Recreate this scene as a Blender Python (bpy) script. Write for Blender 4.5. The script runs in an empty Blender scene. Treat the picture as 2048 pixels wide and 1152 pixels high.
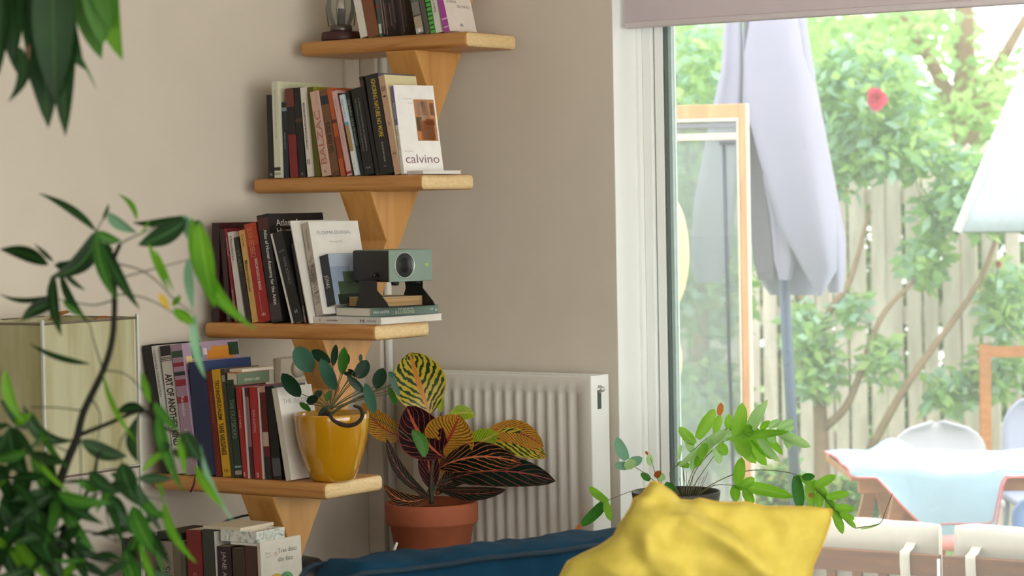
import bpy, bmesh, math, random
from math import sin, cos, pi, radians
from mathutils import Vector as V, Matrix as M
random.seed(7)
SC = bpy.context.scene
COL = SC.collection
# ------------------------------------------------------------------ camera
YAW, PIT, ROL = radians(33.6), radians(-1.9), radians(1.05)
CAM = V((4.43, -5.967, 1.35)); FPX = 5000.0
_f0 = V((-sin(YAW), cos(YAW), 0)); _r0 = V((cos(YAW), sin(YAW), 0)); _z = V((0, 0, 1))
FW = _f0 * cos(PIT) + _z * sin(PIT)
_u1 = _r0.cross(FW)
RT = _r0 * cos(ROL) - _u1 * sin(ROL)
UP = RT.cross(FW)
cd = bpy.data.cameras.new('camera'); cam = bpy.data.objects.new('camera', cd); COL.objects.link(cam)
cam.matrix_world = M(((RT.x, UP.x, -FW.x, CAM.x), (RT.y, UP.y, -FW.y, CAM.y), (RT.z, UP.z, -FW.z, CAM.z), (0, 0, 0, 1)))
cd.sensor_width = 36.0; cd.lens = FPX / 2048 * 36.0
cd.dof.use_dof = True; cd.dof.focus_distance = 6.55; cd.dof.aperture_fstop = 4.2
cd.clip_end = 200
SC.camera = cam
# ------------------------------------------------------------------ light and exposure
SC.view_settings.view_transform = 'Standard'; SC.view_settings.look = 'None'
SC.view_settings.gamma = 1.0; SC.view_settings.use_curve_mapping = False
SC.view_settings.exposure = 0.93
W = bpy.data.worlds.new('sky'); SC.world = W; W.use_nodes = True
nt = W.node_tree; nt.nodes.clear()
wo = nt.nodes.new('ShaderNodeOutputWorld'); bg = nt.nodes.new('ShaderNodeBackground')
sky = nt.nodes.new('ShaderNodeTexSky'); sky.sky_type = 'NISHITA'; sky.sun_disc = False
sky.sun_elevation = radians(48); sky.sun_rotation = radians(60); sky.air_density = 1.0; sky.dust_density = 4.0
mx = nt.nodes.new('ShaderNodeMixRGB'); mx.inputs[0].default_value = 0.88
mx.inputs[2].default_value = (1.0, 0.975, 0.93, 1)
sc_ = nt.nodes.new('ShaderNodeMixRGB'); sc_.blend_type = 'MULTIPLY'; sc_.inputs[0].default_value = 1; sc_.inputs[2].default_value = (.3, .3, .3, 1)
nt.links.new(sky.outputs[0], sc_.inputs[1]); nt.links.new(sc_.outputs[0], mx.inputs[1])
nt.links.new(mx.outputs[0], bg.inputs[0]); nt.links.new(bg.outputs[0], wo.inputs[0])
bg.inputs[1].default_value = 3.2
sd = bpy.data.lights.new('sun', 'SUN'); sd.energy = .8; sd.angle = radians(3); sd.color = (1, .95, .86)
so = bpy.data.objects.new('sun', sd); COL.objects.link(so)
so.rotation_euler = V((-0.5, 0.75, -0.8)).to_track_quat('-Z', 'Y').to_euler()
SC.cycles.max_bounces = 8; SC.cycles.diffuse_bounces = 5; SC.cycles.transparent_max_bounces = 12
SC.cycles.transmission_bounces = 6; SC.cycles.sample_clamp_indirect = 6
SC.cycles.use_denoising = True
try: SC.cycles.denoiser = 'OPENIMAGEDENOISE'
except Exception: pass
# ------------------------------------------------------------------ picture measuring: pixel -> point in the place
def ray(px, py): return FW + RT * ((px - 1024) / FPX) - UP * ((py - 576) / FPX)
def hx(px, py, X): r = ray(px, py); return CAM + r * ((X - CAM.x) / r.x)
def hy(px, py, Y): r = ray(px, py); return CAM + r * ((Y - CAM.y) / r.y)
def hz(px, py, Z): r = ray(px, py); return CAM + r * ((Z - CAM.z) / r.z)
def dp(px, py, d): return CAM + ray(px, py) * d
# ------------------------------------------------------------------ materials
def lin(c):
    if isinstance(c, str): c = tuple(int(c[i:i+2], 16) / 255 for i in (0, 2, 4))
    return tuple((x / 12.92 if x <= .04045 else ((x + .055) / 1.055) ** 2.4) for x in c[:3]) + (1,)
_mc = {}
def mat(hexc, rough=.6, metal=0, var=.06, scale=30, bump=0, bscale=200, trans=0, sheen=0, coat=0, spec=.5, name=None):
    key = (hexc, rough, metal, var, scale, bump, bscale, trans, sheen, coat, spec)
    if key in _mc: return _mc[key]
    m = bpy.data.materials.new(name or 'm_' + hexc); m.use_nodes = True
    n = m.node_tree; p = n.nodes['Principled BSDF']
    p.inputs['Roughness'].default_value = rough; p.inputs['Metallic'].default_value = metal
    p.inputs['Specular IOR Level'].default_value = spec
    if sheen: p.inputs['Sheen Weight'].default_value = sheen
    if coat: p.inputs['Coat Weight'].default_value = coat; p.inputs['Coat Roughness'].default_value = .1
    c = lin(hexc)
    tc = n.nodes.new('ShaderNodeTexCoord')
    ns = n.nodes.new('ShaderNodeTexNoise'); ns.inputs['Scale'].default_value = scale; ns.inputs['Detail'].default_value = 4
    n.links.new(tc.outputs['Object'], ns.inputs[0])
    cr = n.nodes.new('ShaderNodeValToRGB')
    cr.color_ramp.elements[0].position = .3; cr.color_ramp.elements[1].position = .7
    cr.color_ramp.elements[0].color = tuple(x * (1 - var) for x in c[:3]) + (1,)
    cr.color_ramp.elements[1].color = tuple(min(1, x * (1 + var)) for x in c[:3]) + (1,)
    n.links.new(ns.outputs[0], cr.inputs[0]); n.links.new(cr.outputs[0], p.inputs['Base Color'])
    if bump:
        nb = n.nodes.new('ShaderNodeTexNoise'); nb.inputs['Scale'].default_value = bscale; nb.inputs['Detail'].default_value = 3
        n.links.new(tc.outputs['Object'], nb.inputs[0])
        b = n.nodes.new('ShaderNodeBump'); b.inputs['Strength'].default_value = bump; b.inputs['Distance'].default_value = .002
        n.links.new(nb.outputs[0], b.inputs['Height']); n.links.new(b.outputs[0], p.inputs['Normal'])
    if trans:
        t = n.nodes.new('ShaderNodeBsdfTranslucent'); n.links.new(cr.outputs[0], t.inputs[0])
        ms = n.nodes.new('ShaderNodeMixShader'); ms.inputs[0].default_value = trans
        o = n.nodes['Material Output']
        n.links.new(p.outputs[0], ms.inputs[1]); n.links.new(t.outputs[0], ms.inputs[2]); n.links.new(ms.outputs[0], o.inputs[0])
    _mc[key] = m
    return m
def ramp_mat(name, stops, scale=(1, 1, 1), nscale=3, detail=5, rough=.5, dist=0, coat=0, coord='Object', knots=False):
    m = bpy.data.materials.new(name); m.use_nodes = True; n = m.node_tree; p = n.nodes['Principled BSDF']
    p.inputs['Roughness'].default_value = rough
    if coat: p.inputs['Coat Weight'].default_value = coat; p.inputs['Coat Roughness'].default_value = .2
    tc = n.nodes.new('ShaderNodeTexCoord'); mp = n.nodes.new('ShaderNodeMapping'); mp.inputs['Scale'].default_value = scale
    ns = n.nodes.new('ShaderNodeTexNoise'); ns.inputs['Scale'].default_value = nscale; ns.inputs['Detail'].default_value = detail
    ns.inputs['Distortion'].default_value = dist
    cr = n.nodes.new('ShaderNodeValToRGB')
    el = cr.color_ramp.elements
    while len(el) > 1: el.remove(el[-1])
    el[0].position = stops[0][0]; el[0].color = lin(stops[0][1])
    for a, h in stops[1:]:
        e = el.new(a); e.color = lin(h)
    n.links.new(tc.outputs[coord], mp.inputs[0]); n.links.new(mp.outputs[0], ns.inputs[0]); n.links.new(ns.outputs[0], cr.inputs[0])
    out = cr.outputs[0]
    if knots:
        vo = n.nodes.new('ShaderNodeTexVoronoi'); vo.inputs['Scale'].default_value = 5.3
        mp2 = n.nodes.new('ShaderNodeMapping'); mp2.inputs['Scale'].default_value = (1, 1.7, 1.7)
        n.links.new(tc.outputs[coord], mp2.inputs[0]); n.links.new(mp2.outputs[0], vo.inputs[0])
        k = n.nodes.new('ShaderNodeValToRGB'); k.color_ramp.elements[0].position = .03; k.color_ramp.elements[0].color = lin('6a3c1c')
        k.color_ramp.elements[1].position = .07; k.color_ramp.elements[1].color = (1, 1, 1, 1)
        n.links.new(vo.outputs['Distance'], k.inputs[0])
        mu = n.nodes.new('ShaderNodeMixRGB'); mu.blend_type = 'MULTIPLY'; mu.inputs[0].default_value = 1
        n.links.new(out, mu.inputs[1]); n.links.new(k.outputs[0], mu.inputs[2]); out = mu.outputs[0]
    n.links.new(out, p.inputs['Base Color'])
    return m
# ------------------------------------------------------------------ mesh tools
class MB:
    def __init__(s): s.bm = bmesh.new(); s.uv = s.bm.loops.layers.uv.new('UVMap')
    def box(s, lo, hi, bev=0, seg=2, mi=0, mx=None):
        c = (V(lo) + V(hi)) / 2; d = V(hi) - V(lo)
        m = M.Translation(c) @ M.Diagonal((*d, 1))
        r = bmesh.ops.create_cube(s.bm, size=1, matrix=m)
        vs = r['verts']; fs = list({f for v in vs for f in v.link_faces})
        if bev:
            es = list({e for v in vs for e in v.link_edges})
            r = bmesh.ops.bevel(s.bm, geom=es, offset=bev, segments=seg, profile=.5, affect='EDGES')
            vs = list({v for f in r['faces'] for v in f.verts} | set(v for v in vs if v.is_valid)); fs = list({f for v in vs for f in v.link_faces})
            for f in fs: f.smooth = seg > 2
        for f in fs: f.material_index = mi
        if mx is not None: bmesh.ops.transform(s.bm, matrix=mx, verts=list({v for f in fs for v in f.verts}))
        return fs
    def prism(s, pts, vec, mi=0, bev=0, seg=2):
        vec = V(vec); a = [s.bm.verts.new(V(p)) for p in pts]; b = [s.bm.verts.new(V(p) + vec) for p in pts]
        n = len(pts); fs = [s.bm.faces.new(a), s.bm.faces.new(b[::-1])]
        for i in range(n): fs.append(s.bm.faces.new([a[i], b[i], b[(i+1) % n], a[(i+1) % n]][::-1]))
        bmesh.ops.recalc_face_normals(s.bm, faces=fs)
        if bev:
            es = list({e for f in fs for e in f.edges})
            bmesh.ops.bevel(s.bm, geom=es, offset=bev, segments=seg, profile=.5, affect='EDGES')
        else:
            for f in fs: f.material_index = mi
        return fs
    def tube(s, pts, rad, n=8, mi=0, caps=True, flat=1.0):
        pts = [V(p) for p in pts]; k = len(pts)
        if not hasattr(rad, '__len__'): rad = [rad] * k
        rings = []; ref = V((0.3, .2, 1)).normalized()
        t0 = (pts[1] - pts[0]).normalized()
        if abs(t0.dot(ref)) > .95: ref = V((1, 0, 0))
        u = (ref - t0 * ref.dot(t0)).normalized()
        for i in range(k):
            t = (pts[min(i+1, k-1)] - pts[max(i-1, 0)]).normalized()
            u = (u - t * u.dot(t)).normalized(); w = t.cross(u)
            rings.append([s.bm.verts.new(pts[i] + (u * cos(2*pi*j/n) + w * sin(2*pi*j/n) * flat) * rad[i]) for j in range(n)])
        for i in range(k-1):
            for j in range(n):
                f = s.bm.faces.new([rings[i][j], rings[i][(j+1) % n], rings[i+1][(j+1) % n], rings[i+1][j]]); f.smooth = True; f.material_index = mi
        if caps:
            for r in (rings[0][::-1], rings[-1]):
                f = s.bm.faces.new(r); f.material_index = mi
    def lathe(s, prof, c=(0, 0, 0), n=40, mi=0, mx=None, mod=None):
        rings = []; c = V(c); vs = []
        for (r, z) in prof:
            if r < 1e-6: ring = [s.bm.verts.new(c + V((0, 0, z)))]
            else:
                ring = []
                for j in range(n):
                    a = 2*pi*j/n; rr = r * (mod(a, z) if mod else 1)
                    ring.append(s.bm.verts.new(c + V((rr*cos(a), rr*sin(a), z))))
            rings.append(ring); vs += ring
        for a, b in zip(rings, rings[1:]):
            for j in range(n):
                q = [a[j % len(a)], a[(j+1) % len(a)], b[(j+1) % len(b)], b[j % len(b)]]
                q = list(dict.fromkeys(q))
                if len(q) > 2:
                    f = s.bm.faces.new(q); f.smooth = True; f.material_index = mi
        if mx is not None: bmesh.ops.transform(s.bm, matrix=mx, verts=vs)
        return vs
    def grid(s, rows, mi=0, uv=None, close=False, smooth=True):
        g = [[s.bm.verts.new(V(p)) for p in r] for r in rows]
        nr, nc = len(g), len(g[0])
        for i in range(nr-1):
            for j in range(nc if close else nc-1):
                j2 = (j+1) % nc
                try: f = s.bm.faces.new([g[i][j], g[i][j2], g[i+1][j2], g[i+1][j]])
                except ValueError: continue
                f.smooth = smooth; f.material_index = mi
                if uv:
                    for l, (a, b) in zip(f.loops, ((i, j), (i, j+1), (i+1, j+1), (i+1, j))): l[s.uv].uv = uv(a/(nr-1), b/(nc-1))
        return g
    def quad(s, pts, mi=0, uvs=None):
        f = s.bm.faces.new([s.bm.verts.new(V(p)) for p in pts]); f.material_index = mi
        if uvs:
            for l, u in zip(f.loops, uvs): l[s.uv].uv = u
        return f
    def leaf(s, base, tip, nrm, w, droop=0.0, cup=.15, n=8, m=4, prof=None, mi=0, wave=0, twist=0, ph=0, arc=0):
        base, tip, nrm = V(base), V(tip), V(nrm)
        L = (tip - base).length; ax = (tip - base).normalized()
        nrm = (nrm - ax * nrm.dot(ax)).normalized(); sd = ax.cross(nrm)
        rows = []
        for i in range(n+1):
            t = i / n
            c = base.lerp(tip, t) + nrm * (droop * L * 4 * t * (1-t)) + sd * (arc * L * 4 * t * (1-t))
            hw = w * .5 * (prof(t) if prof else sin(pi * min(1, t**.8 * 1.0)) ** .75 if 0 < t < 1 else 0)
            hw = max(hw, .0006)
            tw = twist * t
            sdd = sd * cos(tw) + nrm * sin(tw); nn = nrm * cos(tw) - sd * sin(tw)
            row = []
            for j in range(m+1):
                v = -1 + 2*j/m
                row.append(c + sdd * (hw * v) + nn * (cup * hw * (v*v)) + nn * (wave * hw * sin(t*14 + ph + v*2) * abs(v)))
            rows.append(row)
        s.grid(rows, mi=mi, uv=lambda a, b: (a, b))
    def text(s, body, org, right, up, h, mi=0, width=None, bold=0, align='L', lift=.0004):
        v = text_geo(body, bold)
        if not v: return
        vs, fs, x0, x1, y0, y1 = v
        org, right, up = V(org), V(right).normalized(), V(up).normalized(); nn = right.cross(up)
        sc = h / .7; sx = sc if width is None else width / (x1 - x0)
        ox = {'L': x0, 'C': (x0+x1)/2, 'R': x1}[align]
        nv = [s.bm.verts.new(org + right * ((p[0]-ox) * sx) + up * (p[1] * sc) + nn * lift) for p in vs]
        for f in fs:
            try: q = s.bm.faces.new([nv[i] for i in f]); q.material_index = mi
            except ValueError: pass
_tg = {}
def text_geo(body, bold=0):
    k = (body, bold)
    if k in _tg: return _tg[k]
    c = bpy.data.curves.new('lettering', 'FONT'); c.body = body; c.size = 1; c.resolution_u = 3; c.offset = bold
    c.fill_mode = 'FRONT'; c.extrude = 0
    o = bpy.data.objects.new('lettering', c); COL.objects.link(o)
    dg = bpy.context.evaluated_depsgraph_get(); dg.update()
    me = o.evaluated_get(dg).to_mesh()
    vs = [tuple(v.co) for v in me.vertices]; fs = [tuple(p.vertices) for p in me.polygons]
    o.evaluated_get(dg).to_mesh_clear(); bpy.data.objects.remove(o); bpy.data.curves.remove(c)
    r = (vs, fs, min(v[0] for v in vs), max(v[0] for v in vs), min(v[1] for v in vs), max(v[1] for v in vs)) if vs else None
    _tg[k] = r; return r
def thing(name, label, cat, loc=(0, 0, 0), rot=None, group=None):
    o = bpy.data.objects.new(name, None); COL.objects.link(o); o.empty_display_size = .05
    mb = M.Translation(V(loc))
    if rot is not None: mb = mb @ (rot if isinstance(rot, M) else M.Rotation(rot, 4, 'Z'))
    o.matrix_basis = mb
    o['label'] = label; o['category'] = cat
    if group: o['group'] = group
    return o
def chain(o):
    m = M.Identity(4)
    while o is not None: m = o.matrix_basis @ m; o = o.parent
    return m
def obj(name, b, mats, parent=None, local=False, recalc=False, label=None):
    me = bpy.data.meshes.new(name)
    if recalc: bmesh.ops.recalc_face_normals(b.bm, faces=b.bm.faces)
    if parent is not None and not local: b.bm.transform(chain(parent).inverted())
    b.bm.to_mesh(me); b.bm.free()
    for m in (mats if isinstance(mats, (list, tuple)) else [mats]): me.materials.append(m)
    o = bpy.data.objects.new(name, me); COL.objects.link(o)
    if parent is not None: o.parent = parent
    if label: o['label'] = label
    return o
def tag(o, label, cat, group=None):
    o['label'] = label; o['category'] = cat
    if group: o['group'] = group
    return o
def struct(name, b, mats):
    o = obj(name, b, mats); o['kind'] = 'structure'; return o
def bez(pts, n=12):
    """smooth curve through points (Catmull-Rom)"""
    pts = [V(p) for p in pts]; P = [pts[0]*2 - pts[1]] + pts + [pts[-1]*2 - pts[-2]]; out = []
    for i in range(1, len(P)-2):
        for k in range(n):
            t = k/n; a, b, c, d = P[i-1:i+3]
            out.append(.5 * ((2*b) + (c-a)*t + (2*a-5*b+4*c-d)*t*t + (3*b-a-3*c+d)*t**3))
    out.append(pts[-1]); return out
# ------------------------------------------------------------------ room
M_wall = mat('d6cebf', .9, var=.02, scale=6, bump=.05, bscale=350)
M_white = mat('e9ebe6', .5, var=.015, scale=8)
M_upvc = mat('f2f6f2', .35, var=.01, scale=8)
M_ceil = mat('ece8e0', .9, var=.01)
M_floor = ramp_mat('floor_boards', [(.3, '3c2818'), (.6, '5a3e26'), (.8, '4a3320')], (1, 10, 1), 2.5, 6, .4)
XW = .815; ZC = 2.55; XR = 6.2; YR = -8.6; WT = 2.3; XO = 3.6
b = MB(); b.box((-.24, YR, -.12), (XR, .15, 0)); struct('floor', b, M_floor)
SKX0, SKX1, SKY0, SKY1 = 3.8, 4.8, -3.6, -2.4
b = MB(); b.box((-.24, YR, ZC), (SKX0, .3, ZC + .12)); b.box((SKX1, YR, ZC), (XR + .2, .3, ZC + .12)); b.box((SKX0, YR, ZC), (SKX1, SKY0, ZC + .12)); b.box((SKX0, SKY1, ZC), (SKX1, .3, ZC + .12)); struct('ceiling', b, M_ceil)
b = MB()
for x in (SKX0, (SKX0 + SKX1)/2 - .03, SKX1 - .06): b.box((x, SKY0, ZC + .121), (x + .06, SKY1, ZC + .19))
for y in (SKY0, SKY1 - .06): b.box((SKX0, y, ZC + .121), (SKX1, y + .06, ZC + .19))
struct('window_3', b, M_upvc)
b = MB(); b.box((-.24, YR, 0), (-.04, .3, ZC)); struct('wall_left', b, M_wall)
b = MB(); b.box((-.04, 0, 0), (XW, .3, ZC)); b.box((XW, 0, WT), (XO, .3, ZC)); b.box((XO, 0, 0), (XR, .3, ZC)); struct('wall_back', b, M_wall)
# right wall and rear wall are mostly glazed
b = MB(); b.box((XR, YR, 0), (XR + .2, -8., ZC)); b.box((XR, -.5, 0), (XR + .2, .3, ZC)); b.box((XR, -8., 2.4), (XR + .2, -.5, ZC)); b.box((XR, -8., 0), (XR + .2, -.5, .25)); struct('wall_right', b, M_wall)
b = MB(); b.box((-.24, YR - .2, 0), (1.2, YR, ZC)); b.box((1.2, YR - .2, 0), (5.6, YR, .3)); b.box((1.2, YR - .2, 2.3), (5.6, YR, ZC)); b.box((5.6, YR - .2, 0), (XR + .2, YR, ZC)); struct('wall_rear', b, M_wall)
b = MB()
for y0 in (-8., -5.5, -3., -.56): b.box((XR + .05, y0, .25), (XR + .12, y0 + .06, 2.4))
b.box((XR + .05, -8., .25), (XR + .12, -.5, .31)); b.box((XR + .05, -8., 2.34), (XR + .12, -.5, 2.4))
struct('window_2', b, M_upvc)
b = MB()
for x0 in (1.2, 2.6, 4., 5.54): b.box((x0, YR - .12, .3), (x0 + .06, YR - .05, 2.3))
b.box((1.2, YR - .12, 2.24), (5.6, YR - .05, 2.3)); struct('window_4', b, M_upvc)
# window 1: sliding garden door frame seen at the right
b = MB(); b.box((XW + .0003, .0005, 0), (XW + .0022, .12, WT)); b.box((XW, .12, 0), (XW + .012, .24, WT)); b.box((XW+.012, .14, 0), (XW + .042, .24, WT), .003)  # thin white sheet on the reveal stands in for brighter light there
b.box((XW+.046, .15, 0), (XW + .0745, .22, WT), .003)
b.box((XW, .14, 0), (XO, .24, .07), .004); b.box((XW, .14, WT-.06), (XO, .24, WT), .004); b.box((XO-.05, .14, 0), (XO, .24, WT), .003)
w1 = struct('window_1', b, M_upvc)
b = MB(); b.box((XW + .0748, .157, .06), (XW + .0785, .2, WT-.05)); b.box((XW+.0425, .16, .02), (XW + .0458, .2, WT-.02))
o = struct('window_gasket', b, mat('10201a', .5)); o.parent = w1
b = MB(); b.box((XW + .0786, .15, .06), (XW + .083, .2, WT - .05)); o = struct('window_bead', b, mat('5c6a66', .4)); o.parent = w1
b = MB(); b.box((XW + .083, .165, .06), (XW + .093, .19, WT - .05)); o = struct('window_spacer', b, mat('b9cfc9', .4)); o.parent = w1
def glass_mat(name, tint, gl=.06, alpha=None):
    m = bpy.data.materials.new(name); m.use_nodes = True; n = m.node_tree; n.nodes.remove(n.nodes['Principled BSDF'])
    t = n.nodes.new('ShaderNodeBsdfTransparent'); t.inputs[0].default_value = tint
    g = n.nodes.new('ShaderNodeBsdfGlossy'); g.inputs['Roughness'].default_value = .02
    lw = n.nodes.new('ShaderNodeFresnel'); lw.inputs[0].default_value = 1.45
    ms = n.nodes.new('ShaderNodeMixShader'); n.links.new(lw.outputs[0], ms.inputs[0])
    n.links.new(t.outputs[0], ms.inputs[1]); n.links.new(g.outputs[0], ms.inputs[2])
    out = ms.outputs[0]
    if alpha:
        d = n.nodes.new('ShaderNodeBsdfDiffuse'); d.inputs[0].default_value = alpha[1]
        m2 = n.nodes.new('ShaderNodeMixShader'); m2.inputs[0].default_value = alpha[0]
        n.links.new(out, m2.inputs[1]); n.links.new(d.outputs[0], m2.inputs[2]); out = m2.outputs[0]
    n.links.new(out, n.nodes['Material Output'].inputs[0]); return m
M_glass = glass_mat('pane_glass', (.7, .705, .71, 1))
n_ = M_glass.node_tree; tr_ = n_.nodes.new('ShaderNodeBsdfTranslucent'); tr_.inputs[0].default_value = (.95, .97, .95, 1)
m3 = n_.nodes.new('ShaderNodeMixShader'); m3.inputs[0].default_value = .05; o3 = n_.nodes['Material Output']; s3 = o3.inputs[0].links[0].from_socket  # thin translucent white in the glass veils the garden with haze
n_.links.new(s3, m3.inputs[1]); n_.links.new(tr_.outputs[0], m3.inputs[2]); n_.links.new(m3.outputs[0], o3.inputs[0])
b = MB(); b.box((XW + .088, .176, .06), (XO - .05, .182, WT - .055)); o = struct('window_pane', b, M_glass); o.parent = w1
# tiny specks of dirt on the pane
b = MB()
for px, py in ((1612, 300), (1645, 292), (1768, 968), (1893, 1131), (1470, 560), (1800, 925)):
    p = hy(px, py, .1745); b.lathe([(0, -.0012), (.0012, 0), (0, .0012)], p, 6)
o = struct('window_specks', b, mat('ffffff', .5)); o.parent = w1
# unseen cabinet added by the left wall to block light to the lower shelves
cb = thing('light_blocker_cabinet', 'dark cabinet added as light blocker at left wall, outside the view', 'cabinet', (.85, -3.6, 0))
M_cab = ramp_mat('dark_oak', [(.3, '3a2a1c'), (.7, '5a4430')], (8, 8, 1), 3)
b = MB(); b.box((-.035, -3.8, .0005), (1.62, -3.4, 1.95), .006); obj('carcass', b, M_cab, cb)
for k in range(3): b = MB(); b.box((-.02 + k*.545, -3.398, .08), (.515 + k*.545, -3.38, 1.9), .004); d_ = obj('door', b, M_cab, cb); b = MB(); b.tube([(.03 + k*.545, -3.372, .8), (.03 + k*.545, -3.372, .95)], .006, 8); obj('handle', b, mat('b09a6c', .3, .8), d_)
# blind
M_blind = mat('e4dadd', .85, var=.02, scale=20, bump=.08, bscale=600, trans=.35)
bl = thing('roller_blind', 'pale mauve fabric blind pulled partly down over the garden window', 'blind', (2.1, .05, 2.3))
b = MB(); b.box((XW + .018, .035, 1.852), (XO - .02, .05, 2.26), .004, 3); obj('fabric', b, M_blind, bl)
b = MB(); b.box((XW + .02, .03, 1.835), (XO - .02, .056, 1.853), .005, 3); obj('bottom_bar', b, mat('dcd4d6', .7, var=.02), bl)
b = MB(); b.tube([(XW + .01, .06, 2.265), (XO - .01, .06, 2.265)], .03, 20); obj('roller', b, M_white, bl)
# pipes boxed in the corner
pb = thing('corner_pipe_casing', 'white painted vertical pipes and casing in the room corner', 'pipe', (.02, -.03, 0))
b = MB(); b.box((-.0395, -.034, 0), (.018, -.0005, ZC - .002), .003); obj('casing', b, M_wall, pb)
b = MB(); b.tube([(.034, -.014, .0), (.034, -.014, ZC - .002)], .011, 16); obj('pipe', b, M_white, pb)
b = MB(); b.box((-.0395, -.115, 1.46), (-.028, -.05, 1.86), .002); obj('batten', b, M_wall, pb)
b = MB(); q = hx(740, 127, -.0275); b.lathe([(0, -.0012), (.004, -.0008), (.004, .0008), (0, .0012)], q, 12, mx=M.Translation(q) @ M.Rotation(pi/2, 4, 'Y') @ M.Translation(-q)); obj('screw', b, mat('40302a', .4, .6), pb)
# ------------------------------------------------------------------ bookcase: boards on a zigzag post
M_pine = ramp_mat('oiled_pine', [(.25, '9a5f2c'), (.45, 'b57e42'), (.62, 'bf8a4c'), (.8, 'a56c34')], (1.2, 14, 22), 3.2, 5, .42, .6, .15, knots=True)
M_pine2 = ramp_mat('oiled_pine_upright', [(.25, 'b07a3a'), (.45, 'c8924e'), (.65, 'd09c5a'), (.8, 'bc8440')], (14, 9, 1.2), 2.4, 5, .42, .5, .12)
SH = []   # (front y, top z) from the top
for k in range(-1, 5):
    yf = -.3685 - .2208 * k; SH.append((yf, 1.8235 - .3875 * k))
M_end = ramp_mat('pine_end_grain', [(.3, 'd6b47c'), (.7, 'e6cc98')], (3, 20, 60), 3, 4, .45, .6)
T = .042; X0, X1 = .0, .581; DEP = .243; XP0, XP1 = .297, .402
bc = thing('wall_bookcase', 'pine bookcase of staggered open boards on a zigzag leaning post', 'bookcase', (.35, -.6, 0))
for i, (yf, zt) in enumerate(SH):
    if i == 0: continue
    b = MB(); b.box((X0, yf, zt - T), (X1, yf + DEP, zt), .0135, 5)
    b.bm.normal_update()
    for f in b.bm.faces:
        if f.normal.x > .6 and f.calc_center_median().x > X1 - .012: f.material_index = 1
    obj('shelf', b, [M_pine, M_end], bc)
for i, (yf, zt) in enumerate(SH[1:]):
    zb = zt - T + .0005
    drop = .3875 - T; ny = yf - .2208
    z2 = zb - drop if i < 4 else 0.0005
    yb = yf + DEP - .012; yb2 = ny + DEP - .012
    if i == 4: ny = yf - .05; yb2 = yf + DEP - .13
    zw = zb - .135 if i < 4 else zb * .55
    k = (zb - zw) / (zb - z2); yw = yb + (yb2 - yb) * k
    wd = .068
    pts = [(XP0, yf + .006, zb), (XP0, yf + .006 + .018, zb - .035), (XP0, yw - wd, zw), (XP0, yw - wd + (yb2 - yb) * (1 - k) , z2), (XP0, yb2, z2), (XP0, yb, zb)]
    pts = [(XP0, yf + .006, zb), (XP0, yw - wd, zw), (XP0, yb2 - wd, z2), (XP0, yb2, z2), (XP0, yb, zb)]
    b = MB(); b.prism(pts, (XP1 - XP0, 0, 0), bev=.0025, seg=2); obj('post', b, M_pine2, bc)
yf, zt = SH[1]; b = MB(); yb = yf + DEP - .012
b.prism([(XP0, yb - .07, zt - .0005), (XP0, yb, zt - .0005), (XP0, yb + .107, zt + .19), (XP0, yb + .107, zt + .28), (XP0, yb + .08, zt + .28)], (XP1 - XP0, 0, 0), bev=.002); obj('post', b, M_pine2, bc)
# ------------------------------------------------------------------ radiator
M_rad = mat('dedbd2', .38, var=.01, scale=10)
rd = thing('radiator', 'white ribbed panel radiator under the bare wall beside the window', 'radiator', (.55, -.08, .3))
RX0, RX1, RF, RB, RT_, RBm = .20, .806, -.131, -.034, .874, .30
b = MB()
# ribbed front sheet
xs = []; rows = []
cols = []
pitch = .0353; xstart = hy(1165, 780, RF).x
n = int((xstart - RX0 - .02) / pitch)
prof = [(RX0, RF), (RX0 + .004, RF - .001), (RX0 + .016, RF - .001)]
for k in range(n, 0, -1):
    xc = xstart - k * pitch + .012
    prof += [(xc - .0135, RF), (xc - .009, RF + .008), (xc + .004, RF + .008), (xc + .0095, RF)]
prof += [(RX1 - .016, RF - .001), (RX1 - .004, RF - .001), (RX1, RF)]
zs = [RBm, RBm + .03, RBm + .045, RT_ - .055, RT_ - .043, RT_ - .012, RT_ - .004, RT_]
for z in zs:
    fl = 1 if RBm + .04 < z < RT_ - .05 else 0
    edge = .006 if z in (zs[0], zs[-1]) else (.0015 if z == zs[-2] else 0)
    rows.append([(x, (y if fl else min(y, RF)) + edge, z) for x, y in prof])
b.grid(rows)
obj('front_panel', b, M_rad, rd)
b = MB(); b.box((RX0, RF + .0075, RBm), (RX1 - .012, RB, RBm + .01)); b.box((RX0, RB - .006, RBm), (RX1 - .012, RB, RT_ - .01)); obj('rear_panel', b, M_rad, rd)
b = MB(); b.box((RX0, RF + .003, RT_ - .004), (RX1, RB, RT_ + .0015), .002)
for k in range(22): x = RX0 + .03 + k * .026; b.box((x, RF + .03, RT_ + .0015), (x + .004, RB - .02, RT_ + .0025))
obj('top_grille', b, M_white, rd)
b = MB(); b.box((RX1 - .011, RF + .003, RBm), (RX1 + .001, RB, RT_ - .002), .0045, 3); obj('side_panel', b, M_white, rd)
q = hx(1199, 778, RX1 + .001); RY = M.Translation(q) @ M.Rotation(pi/2, 4, 'Y')
b = MB(); b.box((RX1 + .0008, q.y - .012, q.z - .055), (RX1 + .0016, q.y + .008, q.z - .002), .0003); obj('slot', b, mat('3c4a44', .6), rd)
b = MB(); b.lathe([(0, .014), (.007, .014), (.008, .01), (.008, .004), (.011, .003), (.011, -.002)], (0, 0, 0), 14, mx=RY); obj('bleed_valve', b, mat('c8c6bd', .3, .6), rd)
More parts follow.
